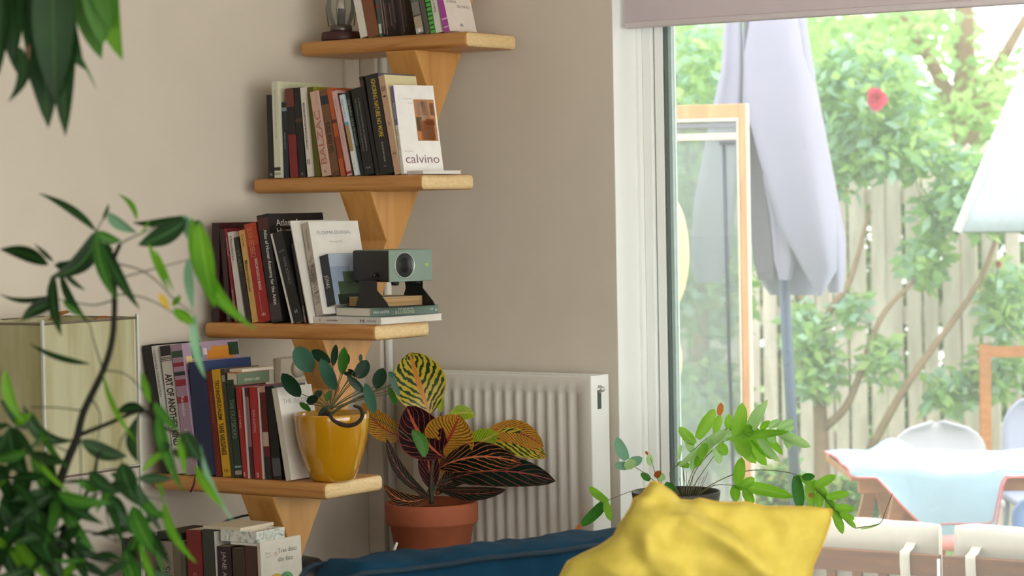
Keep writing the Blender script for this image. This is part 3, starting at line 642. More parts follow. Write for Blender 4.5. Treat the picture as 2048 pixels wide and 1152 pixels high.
# ---- board 4
c4 = cv(260, 660, 3.29)
dots = lambda n, c: [(random.uniform(0, .75), 0, random.uniform(.02, .9), 0, c) for _ in range(n)]
def blobs(cols, n, zlo=.0, zhi=.95):
    r = []
    for _ in range(n):
        y = random.uniform(.02, .8); z = random.uniform(zlo, zhi); r.append((y, min(.98, y + random.uniform(.06, .2)), z, min(.985, z + random.uniform(.02, .06)), random.choice(cols)))
    return r
row(4, c4, [
 dict(m=(205, 262, 932, 76, 106), c='151416', l='tall black book nearest the wall on fourth board', d=.2, g=G4, hard=True),
 dict(m=(266, 296, 932, 140, 108), c='c9c9c4', l='slim white spine with small dark capitals, left of the striped-top spine', d=.17, g=G4, txt=[('LEONORA CARRINGTON', .6, .96, '3c3c40', .45)]),
 dict(m=(300, 368, 932, 196, 108), c='c9c4bc', l='white spine with black striped top and bold black ART OF lettering', d=.19, g=G4,
      bands=[(.92, 1, '1a1a1c')] + [(.88 + .012*k, .886 + .012*k, '1a1a1c') for k in range(3)], txt=[('ART OF ANOTHER KIND', .22, .78, '17171a', .62, 0, 'D', .03)]),
 dict(m=(372, 448, 934, 268, 100), c='9c8094', cc='a58fa4', l='lilac spine with red dots and floral orange and green cover', d=.23, g=G4, ins=.004,
      bands=[(.55, .6, '8c1f30'), (.68, .73, '8c1f30'), (.83, .86, '8c1f30'), (.9, .95, '2e4436'), (.76, .79, '1c2c26')], txt=[('Remedios', .45, .6, 'd8c8d4', .3), ('incantari', .2, .35, 'd8d4d8', .45)],
      face=[(.42, .9, .86, .93, 'c9822c'), (.5, .82, .93, .96, 'c98a34'), (.15, .33, .88, .97, '2f5a34'), (.8, .98, .88, .98, '26442c'), (.36, .42, .9, .95, 'd8c8d0'), (.05, .15, .84, .9, 'd9c48c'), (.05, .4, .6, .8, '7a4a66')]),
 dict(m=(452, 560, 935, 384, 214), c='1f2c4c', cc='2a3c64', l='plain dark blue cloth-bound book on fourth board', d=.19, g=G4, hard=True, ins=.008),
 dict(m=(564, 608, 936, 498, 272), c='6a2218', l='dark rust-red spine left of the yellow spine', d=.14, g=G4, txt=[('FRAGMENTE', .5, .8, '9a5a48', .3)]),
 dict(m=(612, 664, 934, 537, 262), c='c99a1c', l='yellow spine with black bold capitals on fourth board', d=.14, g=G4, txt=[('TECHNOFEUDALISM', .53, .9, '1c1608', .5, 0, 'D', .02), ('YANIS VAROUFAKIS', .2, .5, '1c1608', .6, 0, 'D', .03), ('lll', .04, .07, '4a3a10', .5, 0, 'H')]),
 dict(m=(668, 690, 938, 597, 256), c='3c3a30', l='thin olive-black spine right of the yellow spine', d=.14, g=G4, bands=[(.88, .94, '8a8c7c')]),
 dict(m=(694, 740, 940, 632, 330), c='26382c', l='dark green spine with faded capitals beside the first red spine', d=.13, g=G4, txt=[('THE OUTSIDERS', .4, .8, '7c8a70', .6)], bands=[(.03, .07, 'a88c84'), (.1, .12, '7a9ca4')]),
 dict(m=(745, 774, 944, 694, 376), c='9c2a28', l='narrow red pocket spine with white oval at the foot', d=.11, g=G4, ins=.008, txt=[('0', .02, .07, 'e8e0d4', .35, 0, 'H'), ('THE TIME', .55, .75, 'd8a8a0', .4)]),
 dict(m=(777, 790, 946, 738, 380), c='cfc4bc', l='thin cream spine right of the narrow red pocket spine', d=.11, g=G4),
 dict(m=(793, 818, 946, 752, 380), c='4a2430', l='dark plum spine between two cream edges', d=.11, g=G4, bands=[(.35, .9, '8c6a74')]),
 dict(m=(822, 868, 948, 783, 378), c='a02c2a', l='wider red pocket spine with a white oval at the foot', d=.11, g=G4, ins=.008, txt=[('0', .02, .07, 'e8e0d4', .3, 0, 'H'), ('DAS KAPITAL', .5, .75, 'd8a8a0', .35)]),
 dict(m=(872, 888, 950, 838, 378), c='cdc9c0', l='thin grey-white spine right of the wider red one', d=.11, g=G4),
 dict(m=(893, 940, 950, 848, 362), c='5c1c20', l='patterned maroon spine with cream patches', d=.11, g=G4, bands=[(.92, .99, 'b98c7c'), (.35, .5, 'b9a094'), (.0, .24, '1a1c1c')]),
 dict(m=(945, 1015, 950, 888, 372), c='111213', l='black spine left of the white leaning book', d=.13, g=G4, bands=[(.04, .23, '4a4c4e')]),
 dict(m=(1026, 1062, 951, 932, 386), c='c4bdb0', cc='d5d1c6', l='white book lettered THE SECOND leaning behind the yellow pot', d=.14, g=G4, pg=M_page2, ins=.004,
      face=[('THE SECOND', .1, .82, .95, .05, '9a9a9c', 0)]),
])
yf4, z4 = SH[4]
zt4 = hy(*c4(700, 372), yf4 + .02).z + .004
fb0 = hy(*c4(640, 370), yf4 + .015); fb1 = hy(*c4(712, 368), yf4 + .015)
flat_book('book', 'green-spined book with orange end lying across the upright books', V((fb0.x, yf4 + .012, 0)), V((fb1.x, yf4 + .012, 0)), V((fb1.x, yf4 + .142, 0)), zt4, zt4 + .032, '5c7058', 'b9621c', 'right', pages=M_page,
          txt=[('PATRICK CURRY', .22, .7, .28, .2, 'e0dcc0')])
flat_book('booklet', 'cream booklet with a blue patch lying over the green-spined book', V((fb0.x - .004, yf4 + .03, 0)), V((fb1.x + .002, yf4 + .03, 0)), V((fb1.x, yf4 + .16, 0)), zt4 + .0325, zt4 + .04, 'd9c9b4', 'd9cdb8', 'front')
# ---- board 5 (only the tops show)
c5 = cv(220, 940, 4.096)
zb5 = SH[5][1]
def m5(xt, wpx, yt, lean=.0):
    # foot measured below the picture: same plane, dropped to the board
    Y = SH[5][0] + .012; p = hy(*c5(xt, yt), Y); q = hy(*c5(xt + wpx, yt), Y); return p, q
def low(xt, wpx, yt, c, l, lean=.03, **k):
    p, q = m5(xt, wpx, yt); h = (p.z - zb5) / cos(lean)
    return dict(x=p.x + math.tan(lean) * h, w=q.x - p.x, a=lean, h=h, c=c, l=l, **k)
L5 = [low(95, 62, 560, '2c1c28', 'dark plum book at the wall end of lowest board', .02),
 low(160, 40, 550, '5c1f2c', 'dark crimson spine near the wall on lowest board', .02),
 low(205, 60, 600, '3a2c20', 'dark brown spine behind the hanging leaves, lowest board', .02),
 low(268, 90, 540, '6b5c50', 'grey-brown spine under the hanging leaves, lowest board', .02),
 low(405, 105, 585, '8c8074', 'grey-beige spine with large black letters, lowest board', .03, txt=[('Siddhartha', .25, .75, '2a2622', .55), ('a', .86, .9, '3a3632', .3, 0, 'H')]),
 low(515, 58, 590, '6b5f50', 'brownish spine right of the grey-beige lettered one', .03),
 low(576, 34, 580, '4c4c40', 'slim grey-olive spine left of the red spine, lowest board', .03),
 low(622, 120, 490, '7c1a1c', 'dark red spine, widest red one on lowest board', .04, txt=[('B', .55, .62, 'b86a5c', .25, 0, 'H')]),
 low(752, 90, 490, '33392f', 'dark green-black spine right of the red one, lowest board', .04),
 low(850, 24, 505, 'c9c9c0', 'thin white-edged spine under the glossy folded sheet', .04),
 low(876, 112, 625, '2c161c', 'dark maroon spine with pale capitals under the white paper pad', .03, txt=[('JANE AUSTEN', .45, .95, 'b9a8a4', .3)]),
 low(1000, 100, 640, '3c3024', 'brown spine left of the reddish-brown one, lowest board', .03),
 low(1105, 92, 625, '4a2c24', 'reddish-brown spine beside white fruit-cover book', .03)]
bf_ = low(1203, 24, 598, 'c9bfae', 'white book with drawn fruit on its cover, titled Trei dinti', .03)
L5.append(bf_)
for i, q in enumerate(L5):
    if i + 1 < len(L5):
        n = L5[i+1]; fit = n['x'] - q['x'] - .0006 - max(0, min(q['h'], n['h']) * (math.tan(n['a']) - math.tan(q['a'])))
        q['w'] = max(.003, min(q['w'], fit))
    q['x'] = max(q['x'], -.034 + math.tan(q['a']) * q['h']) if i == 0 else q['x']
    root = thing('book', q['l'], 'book', (q['x'], SH[5][0] + .012, zb5 + .0004), M.Rotation(-q['a'], 4, 'Y'), G5)
    if q is bf_:
        book_parts(root, q['w'], .16, q['h'], q['c'], 'd8d4c4', False, (), (), [(.3, .48, .73, .74, 'd8d4c4'), ('Trei dinti', .42, .87, .88, .045, '7c7c74', 0), ('din fata', .42, .79, .78, .045, '7c7c74', 0), ('Elena', .12, .88, .24, .02, 'a8a49c', 0), ('Garoi', .12, .85, .24, .02, 'a8a49c', 0)], M_page2)
        b = MB()
        for cy, cz, ry, rz, col in ((.055, .6, .034, .022, 0), (.095, .6, .03, .022, 1), (.045, .55, .006, .005, 2), (.1, .62, .006, .006, 2)):
            pts = [(q['w'] + .0007 + .0003 * (col == 2), cy + ry * cos(a) * (1 if cos(a) > 0 else .9), cz * q['h'] + rz * sin(a) - (.012 if sin(a) < 0 else 0)) for a in [2*pi*i/24 for i in range(24)]]
            f = b.bm.faces.new([b.bm.verts.new(V(p)) for p in pts]); f.material_index = col
        p0 = V((q['w'] + .0012, .072, .64 * q['h'])); b.box((q['w'] + .0008, .118, .86 * q['h']), (q['w'] + .0012, .126, .9*q['h'])) if 0 else None
        obj('cover_print', b, [mat('d0a93c', .5), mat('5c9c6c', .5), mat('26302c', .5)], root, local=True)
        b = MB(); 
        for k in range(4): b.lathe([(0, -.0004), (.0035, 0), (0, .0004)], (q['w'] + .0008, .058 + .003 * cos(k*pi/2), .87*q['h'] + .004 * sin(k*pi/2)), 8, mx=None)
        obj('cover_flower', b, mat('c9606c', .5), root, local=True)
    else:
        book_parts(root, q['w'], .15, q['h'], q['c'], None, False, q.get('txt', ()), q.get('bands', ()))
def top_of(lo, hi): return max(q['h'] * cos(q['a']) + q['w'] * sin(q['a']) for q in L5[lo:hi+1]) + zb5 + .001
Y5 = SH[5][0] + .012
def slab(name, label, xa, xb, dep, z, t, col, cat, ya=0, m=None):
    p = hy(*c5(xa, 500), Y5); q = hy(*c5(xb, 500), Y5)
    b = MB(); b.box((p.x, Y5 + ya, z), (q.x, Y5 + ya + dep, z + t), .0008, 2); return tag(obj(name, b, m or bcol(col)), label, cat)
zz = top_of(4, 6); slab('notebook', 'black notebook lying over beige spines on the lowest board', 385, 582, .14, zz, .018, '1c1e1e', 'notebook')
zz = top_of(7, 9); slab('notebook', 'cream notebook lying across the red spine on the lowest board', 755, 1060, .13, zz, .0085, 'cfc4ac', 'notebook', .004)
M_marble = ramp_mat('marbled_wrap', [(.3, '8c9a90'), (.5, 'e6e8e0'), (.7, 'a8b4a4')], (6, 6, 6), 4, 5, .12, 2, .6)
zz = top_of(10, 12)
slab('paper_pad', 'white paper pad lying on the dark maroon spines, lowest board', 985, 1195, .12, zz, .006, 'e2dfd6', 'paper pad')
slab('gift_box', 'glossy marbled grey-white box lying on the white paper pad', 900, 1195, .11, zz + .0065, .028, '', 'box', .002, M_marble)
# ribbon bookmark hanging over the front of board four
p = hy(388, 950, yf4 - .002); q = hy(381, 986, yf4 - .002)
b = MB(); pts = [V((p.x, yf4 + .03, z4 + .0008)), V((p.x, yf4 + .012, z4 + .0012)), V((p.x, yf4 + .001, z4 - .003)), V((p.x - .001, yf4 - .0015, z4 - .02)), V((q.x, yf4 - .0015, q.z + .002))]
rows = [[c + V((-.0022, 0, 0)) * (1 + .6 * (i == 4)), c + V((.0022, 0, 0)) * (1 + .6 * (i == 4))] for i, c in enumerate(pts)]
b.grid(rows); o = obj('bookmark_ribbon', b, mat('5c141a', .7)); tag(o, 'dark red ribbon bookmark hanging over the edge of fourth board', 'ribbon')
md = o.modifiers.new('s', 'SOLIDIFY'); md.thickness = .0006
# ------------------------------------------------------------------ plants
def leaf_mat(name, a, bcol_, rough=.5, trans=.35, vein=None, scale=6, coat=.0, spec=.3):
    m = bpy.data.materials.new(name); m.use_nodes = True; n = m.node_tree; p = n.nodes['Principled BSDF']
    p.inputs['Roughness'].default_value = rough; p.inputs['Coat Weight'].default_value = coat * .3; p.inputs['Specular IOR Level'].default_value = spec
    uv = n.nodes.new('ShaderNodeUVMap'); sep = n.nodes.new('ShaderNodeSeparateXYZ'); n.links.new(uv.outputs[0], sep.inputs[0])
    tc = n.nodes.new('ShaderNodeTexCoord'); ns = n.nodes.new('ShaderNodeTexNoise'); ns.inputs['Scale'].default_value = scale
    n.links.new(tc.outputs['Object'], ns.inputs[0])
    cr = n.nodes.new('ShaderNodeValToRGB'); cr.color_ramp.elements[0].position = .35; cr.color_ramp.elements[1].position = .65
    cr.color_ramp.elements[0].color = lin(a); cr.color_ramp.elements[1].color = lin(bcol_); n.links.new(ns.outputs[0], cr.inputs[0])
    def math_(op, x, y=None, z=None):
        k = n.nodes.new('ShaderNodeMath'); k.operation = op
        for i, q in enumerate((x, y, z)):
            if q is None: continue
            if isinstance(q, (int, float)): k.inputs[i].default_value = q
            else: n.links.new(q, k.inputs[i])
        return k.outputs[0]
    # v runs across the blade 0..1, u along it
    d = math_('ABSOLUTE', math_('SUBTRACT', sep.outputs['Y'], .5))
    out = cr.outputs[0]
    mid = math_('LESS_THAN', d, .035 if vein is None or 'mw' not in vein else vein['mw'])
    vc = vein['c'] if vein else None
    if vein and 'side' in vein:
        ns2 = n.nodes.new('ShaderNodeTexNoise'); ns2.inputs['Scale'].default_value = 9; n.links.new(uv.outputs[0], ns2.inputs[0])
        ph = math_('ADD', math_('MULTIPLY', math_('SUBTRACT', sep.outputs['X'], math_('MULTIPLY', d, vein.get('slope', .5))), vein['side']), math_('MULTIPLY', ns2.outputs[0], vein.get('jit', 3)))
        sn = math_('SINE', ph)
        m2 = math_('GREATER_THAN', sn, vein.get('th', .2))
        edge = math_('GREATER_THAN', d, vein.get('edge', .47))
        mid = math_('MAXIMUM', mid, math_('MAXIMUM', m2, edge))
    if vein:
        mx = n.nodes.new('ShaderNodeMixRGB'); n.links.new(mid, mx.inputs[0]); n.links.new(out, mx.inputs[1]); mx.inputs[2].default_value = lin(vc); out = mx.outputs[0]
        if 'mid' in vein:
            mm = math_('LESS_THAN', d, vein.get('mw', .035)); mx = n.nodes.new('ShaderNodeMixRGB'); n.links.new(mm, mx.inputs[0]); n.links.new(out, mx.inputs[1]); mx.inputs[2].default_value = lin(vein['mid']); out = mx.outputs[0]
    n.links.new(out, p.inputs['Base Color'])
    t = n.nodes.new('ShaderNodeBsdfTranslucent'); n.links.new(out, t.inputs[0])
    ms = n.nodes.new('ShaderNodeMixShader'); ms.inputs[0].default_value = trans
    n.links.new(p.outputs[0], ms.inputs[1]); n.links.new(t.outputs[0], ms.inputs[2]); n.links.new(ms.outputs[0], n.nodes['Material Output'].inputs[0])
    return m
lance = lambda t: max(0, sin(pi * t ** .85)) ** .8 * (1 - .15 * t)
ovalp = lambda t: max(0, sin(pi * t)) ** .55
obov = lambda t: max(0, sin(pi * t ** 1.25)) ** .7
def L_(b, p0, p1, w, dep, mi=0, dd=0, tilt=(0, 0), arc=0, prof=lance, droop=.0, cup=.25, n=9, wave=0, twist=0, facing=None):
    """leaf between two measured points, w = blade width in picture px at its depth"""
    a = dp(*p0, dep); e = dp(*p1, dep + dd)
    nr = facing if facing is not None else (-FW + RT * tilt[0] + UP * tilt[1])
    b.leaf(a, e, nr, w / FPX * dep, droop=droop, cup=cup, prof=prof, mi=mi, arc=arc, n=n, wave=wave, twist=twist, ph=p0[0])
def stemline(b, pts, dep, r0, r1, mi=0, k=6):
    """pts in picture px, optional 3rd value = depth"""
    q = bez([dp(p[0], p[1], p[2] if len(p) > 2 else dep) for p in pts], 6); m = len(q)
    b.tube(q, [r0 + (r1-r0) * i / (m-1) for i in range(m)], k, mi=mi)
R = random.Random(11)
# ---- foreground pachira by the camera
D0 = 4.1
fp = thing('pachira_plant', 'tall money tree with long drooping palmate leaves in front of the lamp', 'plant', tuple(dp(90, 1500, D0 + .1).xy) + (0,))
M_lg = leaf_mat('leaf_mid', '28561a', '3c7422', vein={'c': '6a9c3c', 'mw': .03})
M_ld = leaf_mat('leaf_deep', '122c0e', '1e4218', vein={'c': '3c7434', 'mw': .03})
M_lb = leaf_mat('leaf_bright', '54901c', '70a82a', trans=.5, vein={'c': '8cc044', 'mw': .03})
M_lp = leaf_mat('leaf_pale', '6a9c78', '8ab894', vein={'c': '9cc4a4', 'mw': .03})
M_ly = leaf_mat('leaf_yellow', 'c9a83c', 'b9b04c', vein={'c': 'c9b45c', 'mw': .03})
b = MB()
J = [ # p0, p1, width, material, depth shift at tip, arc
 ((193,463),(78,387),19,1,.05,.05),((193,462),(99,556),44,1,-.06,-.16),((193,463),(243,481),26,0,.02,.12),((194,465),(236,603),27,0,-.08,.06),((198,466),(279,618),29,1,-.05,.05),
 ((208,440),(217,408),13,1,.05,0),((216,424),(274,466),30,3,.08,.05),((274,440),(236,388),13,2,.06,.08),
 ((375,440),(276,490),46,1,.02,-.05),((375,432),(266,445),20,1,.05,-.08),
 ((398,445),(429,615),46,2,-.04,.02),((384,433),(512,660),36,2,-.1,.12),((398,440),(382,492),34,1,-.03,0),((370,430),(384,488),26,3,.02,0),
 ((297,488),(337,582),15,2,.05,.0),((312,500),(347,582),9,2,.05,.0),((377,516),(387,622),22,3,.06,.03),((389,628),(411,756),22,3,-.03,.06),((318,586),(338,619),16,4,.02,0),
 ((347,617),(389,648),26,2,.04,0),((361,590),(345,612),14,2,.04,0),((283,470),(300,440),6,2,0,0),
 ((97,530),(0,499),32,1,.08,.05),((107,523),(69,488),10,1,.05,0),((156,524),(108,530),24,1,.02,-.1),((121,540),(170,580),14,1,.05,.05),((107,548),(123,672),25,1,-.08,.05),((121,545),(180,648),18,1,-.05,.07),
 ((104,591),(0,588),12,1,.06,-.08),((111,603),(42,641),32,1,-.04,.06),((125,600),(170,634),14,0,.03,.05),((180,728),(60,688),14,1,.06,-.05),
 ((11,740),(48,844),25,2,0,.1),((46,811),(150,880),30,1,.05,.22),((64,822),(136,937),18,0,-.05,.06),((55,894),(143,987),14,2,-.05,.04),
 ((207,747),(272,883),13,2,-.12,.03),((290,818),(229,829),24,1,.03,.1),((275,832),(277,925),36,1,-.08,.06),((315,829),(347,955),28,0,-.1,.03),((300,808),(283,744),16,2,.06,0),((308,804),(358,862),22,0,-.04,.05),
 ((160,880),(254,912),38,1,.04,.1),((179,944),(236,987),34,1,-.02,.08),((211,972),(122,965),12,1,.02,.05),((86,972),(207,1048),30,1,-.05,.04),
 ((368,862),(404,926),36,1,-.02,.05),((401,890),(468,1044),12,3,-.12,.05),((390,930),(450,1019),20,2,-.08,.03),((358,872),(372,951),16,2,-.05,0),
 ((243,926),(279,1012),48,1,-.03,.05),((222,990),(257,1037),36,1,0,.05),((279,990),(329,1037),26,0,-.05,.06),((265,1012),(315,1115),40,0,-.08,.04),((329,1001),(393,1126),20,2,-.1,.08),((325,1001),(311,951),9,2,.04,.05),
 ((236,1019),(265,1069),22,1,0,0),((250,1100),(285,1190),36,0,-.05,.04),((279,1083),(318,1180),18,2,-.05,.02),((300,1060),(330,1150),14,0,0,0),
 ((30,960),(75,1080),52,1,0,.08),((75,1000),(135,1030),45,1,.03,.1),((75,1020),(105,1130),60,1,-.05,.05),((0,1000),(70,1110),38,1,.02,0),((0,930),(28,1015),34,1,.05,0),((30,1075),(100,1160),26,2,-.06,.05),((20,1090),(60,1170),24,2,-.04,0),
 ((108,1100),(128,1170),16,1,0,0),((145,1098),(195,1150),22,1,.02,.05),((125,1072),(168,1130),30,1,.0,.05),((0,1050),(30,1160),40,1,0,0),((150,1075),(180,1100),30,1,.04,.02),
 ((20,850),(60,960),44,1,.04,.1),((0,870),(45,930),40,1,.05,.1),((90,900),(110,1000),40,1,.05,.05),((0,800),(70,850),36,1,.08,.15),((60,950),(15,1040),46,1,.04,.05),((100,1010),(60,1110),50,1,.04,0),
]
R9 = random.Random(21)
for hx_, hy_, n_, s_ in ((60, 905, 7, 1.0), (20, 960, 7, 1.1), (110, 985, 8, 1.1), (50, 1040, 8, 1.1), (130, 1085, 8, 1.0), (10, 1100, 7, 1.1), (85, 1120, 8, 1.0), (200, 985, 6, .9), (270, 960, 6, .9), (290, 1050, 6, .9), (175, 1120, 6, .8), (25, 850, 6, .9), (340, 900, 6, .7), (265, 1120, 6, .8)):
    a0_ = R9.uniform(0, 6)
    for k_ in range(n_ - 2):
        a_ = a0_ + k_ * 2*pi/(n_ - 2) + R9.uniform(-.3, .3); l_ = s_ * R9.uniform(75, 130)
        J.append(((hx_ + 5*cos(a_), hy_ + 4*sin(a_)), (hx_ + l_*cos(a_), hy_ + l_*.75*sin(a_) + l_*.45), s_ * R9.uniform(18, 28), R9.choice([1, 1, 1, 0, 1, 1, 1, 0, 1, 2]), R9.uniform(-.1, .05), R9.uniform(-.1, .1)))
for p0, p1, w, mi, dd, arc in J:
    L_(b, p0, p1, w, D0 + R.uniform(-.04, .04), mi, dd, (R.uniform(-.35, .35), R.uniform(-.2, .5)), arc, droop=R.uniform(-.02, .05), n=10)
obj('foliage', b, [M_lg, M_ld, M_lb, M_lp, M_ly], fp)
M_stem = mat('17160f', .7, spec=.2, bump=.2, bscale=120)
b = MB()
stemline(b, [(240,488),(226,527),(229,582),(226,669),(207,740),(168,822),(154,876),(136,919),(112,990),(98,1080),(92,1200),(90,1290)], D0 + .02, .0035, .009, k=8)
stemline(b, [(154,872),(210,850),(286,822),(330,855),(395,886)], D0 + .02, .004, .0022)
stemline(b, [(92,1150),(128,1060),(150,1030),(185,960),(196,910),(205,905)], D0 + .01, .005, .002)
stemline(b, [(128,1060),(190,1065),(235,1085)], D0, .002, .001)
obj('stem', b, M_stem, fp)
b = MB()
for pts in ([(240,488),(262,476),(290,464),(330,445),(378,436)], [(226,530),(195,524),(160,522),(115,525)], [(230,527),(275,538),(312,561),(350,600),(385,625)], [(228,590),(262,590),(300,600),(345,625),(390,660)],
            [(208,740),(250,748),(280,775),(300,806)], [(226,500),(208,480),(194,464),(205,440),(216,424)], [(229,600),(190,610),(150,605),(110,597)], [(160,872),(162,940),(160,1010)], [(205,738),(190,690),(180,650)],
            [(235,1085),(215,1040),(210,1000),(190,960)], [(395,886),(380,905),(372,870)], [(150,1030),(185,990),(235,985)], [(185,800),(200,830),(196,880)], [(226,560),(300,540),(375,520)], [(120,1040),(100,1010),(70,1000),(30,965)], [(290,815),(285,830),(318,835)],
            [(235,985),(280,990),(330,1003)], [(286,822),(240,885),(245,930)], [(100,1070),(60,1060),(25,1080)], [(168,822),(110,815),(60,815)], [(140,905),(100,890),(56,892)]):
    stemline(b, pts, D0 + .02, .0015, .0009, k=5)
obj('petiole', b, mat('2c3620', .7), fp)
fl = fp.matrix_basis.translation
pc = dp(90, 1290, D0 + .02)
b = MB(); b.lathe([(0, 0), (.11, 0), (.115, .005), (.15, .26), (.158, .262), (.158, .30), (.146, .302), (.143, .25), (0, .25)], (pc.x, pc.y, .0), 40); obj('pot', b, mat('5c5c58', .6), fp)
b = MB(); b.lathe([(0, .262), (.142, .258), (.142, .252), (0, .252)], (pc.x, pc.y, .0), 30); obj('soil', b, mat('2c2018', .95, bump=.5), fp)
b = MB(); b.tube([(pc.x, pc.y, .25), (pc.x + .005, pc.y, .45), pc + V((0, 0, .0))], [.014, .011, .009], 8); obj('trunk', b, M_stem, fp)
# ---- hanging plant whose lobed leaves hang into the top left of the view
D1 = 3.9
hc = dp(95, -330, D1)
hp_ = thing('hanging_philodendron', 'philodendron with deeply lobed dark leaves hanging from ceiling at upper left', 'plant', (hc.x, hc.y, ZC))
b = MB()
for p0, p1, w, mi, dd, arc in [((4,-60),(-2,150),34,1,.0,0),((14,-60),(36,150),30,1,0,.04),((36,95),(17,203),20,1,-.02,-.18),((20,-60),(28,125),40,1,0,0),((50,-40),(50,70),32,1,.03,0),((62,20),(60,110),26,0,0,0),
   ((92,-60),(97,256),60,1,-.02,.02),((118,-60),(131,272),48,1,-.02,.0),((104,-60),(110,200),64,1,0,0),((118,-40),(168,138),46,1,0,.1),((132,0),(172,140),26,1,0,.12),((160,110),(192,176),4,0,0,0),((84,-60),(70,100),34,1,0,0),
   ((170,-70),(203,118),46,0,.02,.05),((190,-70),(205,90),50,0,.02,0),((215,-70),(245,120),40,2,0,.08),((200,-70),(225,60),46,0,.02,0)]:
    L_(b, p0, p1, w * 1.3, D1 + R.uniform(-.02, .02), mi, dd, (R.uniform(-.2, .2), .2), arc, prof=lambda t: max(0, sin(pi * (t * .8 + .2) ** 1.0)) ** .8, n=10)
obj('foliage', b, [leaf_mat('philo_mid', '2c5a14', '3c7018', vein={'c': '4a7a2c', 'mw': .03}), leaf_mat('philo_deep', '12300f', '1e441a', vein={'c': '2c5424', 'mw': .03}), leaf_mat('philo_bright', '4c8014', '5c9018', trans=.5)], hp_)
b = MB()
for x, x2 in ((4, 60), (20, 70), (50, 80), (92, 90), (118, 100), (190, 120), (205, 125)): stemline(b, [(x, -55), ((x + x2)/2, -150), (x2, -300)], D1, .0016, .002)
stemline(b, [(58, 90), (56, 128), (62, 160), (71, 184)], D1, .0035, .002, k=6)
obj('petiole', b, mat('6a4a30', .6), hp_)
b = MB(); b.lathe([(0, -.14), (.07, -.14), (.1, 0), (.104, .0), (.104, .012), (.095, .012), (.092, -.01), (0, -.01)], hc, 36); obj('pot', b, mat('8a5a3c', .7), hp_)
b = MB()
for a in range(3): b.tube([hc + V((.1*cos(a*2.09), .1*sin(a*2.09), .005)), (hc.x, hc.y, ZC - .001)], .0015, 5)
obj('hanger_cord', b, mat('b9a888', .8), hp_)
# ---- yellow glazed pot with pilea on board four
py_ = V((.546, SH[4][0] + .074, SH[4][1] + .0005))
pl = thing('potted_pilea', 'glossy yellow pot of round-leaved plant at the end of fourth board', 'plant', py_)
M_yel = mat('b8840f', .12, var=.08, scale=8, coat=.8)
b = MB(); Hh = .171
b.lathe([(0, 0), (.05, 0), (.056, .004), (.068, .03), (.083, .075), (.0925, .12), (.0955, .155), (.0955, .167), (.0935, .171), (.090, .169), (.0885, .15), (.085, .135), (0, .135)], py_, 64); obj('pot', b, M_yel, pl)
b = MB(); b.lathe([(0, .142), (.05, .14), (.086, .137), (.086, .1355), (0, .1355)], py_, 30); obj('soil', b, mat('3a2c20', .95, bump=.6, bscale=80), pl)
DP = (py_ + V((0, 0, .2)) - CAM).dot(FW)
def q4(x, y): return c4(x, y)
M_pd = leaf_mat('pilea_dark', '0f2c1a', '1a3c24', rough=.4, trans=.15, spec=.25); M_pl = leaf_mat('pilea_pale', '2c5440', '487460', rough=.35, trans=.2); M_pg = leaf_mat('pilea_green', '2f6a1c', '4a8424', rough=.35, trans=.5)
b = MB()
PL = [((1205,275),(1085,115),135,1,.02),((1320,215),(1195,135),75,0,.03),((1335,240),(1355,95),48,0,.03),((1395,295),(1410,112),72,2,.0),((1430,230),(1425,150),40,0,.04),((1350,395),(1255,190),92,1,-.03),((1120,440),(1000,285),98,0,-.03),
 ((1500,320),(1560,197),92,0,.0),((1620,390),(1665,250),92,0,.02),((1540,412),(1428,302),56,0,-.02),((1500,312),(1435,258),34,0,.02),((1548,350),(1610,552),74,1,-.03),((1775,440),(1702,278),44,1,.0),((1700,375),(1755,495),44,2,.02),((1520,215),(1516,158),26,1,.03),
 ((1160,470),(1240,450),62,0,-.02),((1215,440),(1260,400),46,0,0),((1115,478),(1190,532),40,2,-.03),((1240,560),(1310,500),40,0,0),((1320,400),(1290,470),44,2,0),((1480,300),(1400,280),30,0,.05)]
for p0, p1, w, mi, dd in PL:
    L_(b, q4(*p0), q4(*p1), w / 3.29, DP, mi, dd, (R.uniform(-.2, .3), R.uniform(-.1, .3)), 0, prof=ovalp, cup=.15, n=10)
p0, p1 = (824, 860), (850, 915); L_(b, p0, p1, 27, DP + .05, 2, .0, (.2, .1), -.1, prof=ovalp, n=10)
L_(b, (790, 752), (776, 745), 10, DP, 1, 0, prof=ovalp)
obj('foliage', b, [M_pd, M_pl, M_pg], pl)
b = MB(); hub = (1320, 520)
for p0, p1, w, mi, dd in PL:
    m_ = ((p0[0]*.8 + p1[0]*.2), (p0[1]*.8 + p1[1]*.2)); stemline(b, [q4(*hub), q4((hub[0] + m_[0])/2, (hub[1] + m_[1])/2 - 10), q4(*m_)], DP, .0014, .001, k=5)
stemline(b, [q4(1310, 560), q4(1400, 500), q4(1540, 430), q4(1700, 370), q4(1730, 350)], DP, .004, .0015)
stemline(b, [(722, 828), (760, 842), (800, 862), (826, 884)], DP + .03, .0018, .0012)
obj('stem', b, mat('4a4a28', .6), pl)
b = MB()
ring = [q4(1310 + 0, 545), q4(1335, 590), q4(1390, 620), q4(1450, 628), q4(1505, 605), q4(1530, 560), q4(1515, 515), q4(1480, 500)]
stemline(b, [(*p, DP - .09) for p in ring], DP - .09, .006, .004, k=8); q_ = bez([dp(*p, DP - .09) for p in ring], 5)
for i, p in enumerate(q_): b.lathe([(0, -.004), (.0068, 0), (0, .004)], p, 7)
b.tube([dp(*ring[0], DP - .09), py_ + V((-.02, -.03, .16)), py_ + V((0, 0, .142))], .006, 8)
obj('coiled_rootstock', b, mat('2c2018', .8, bump=.6, bscale=200), pl)
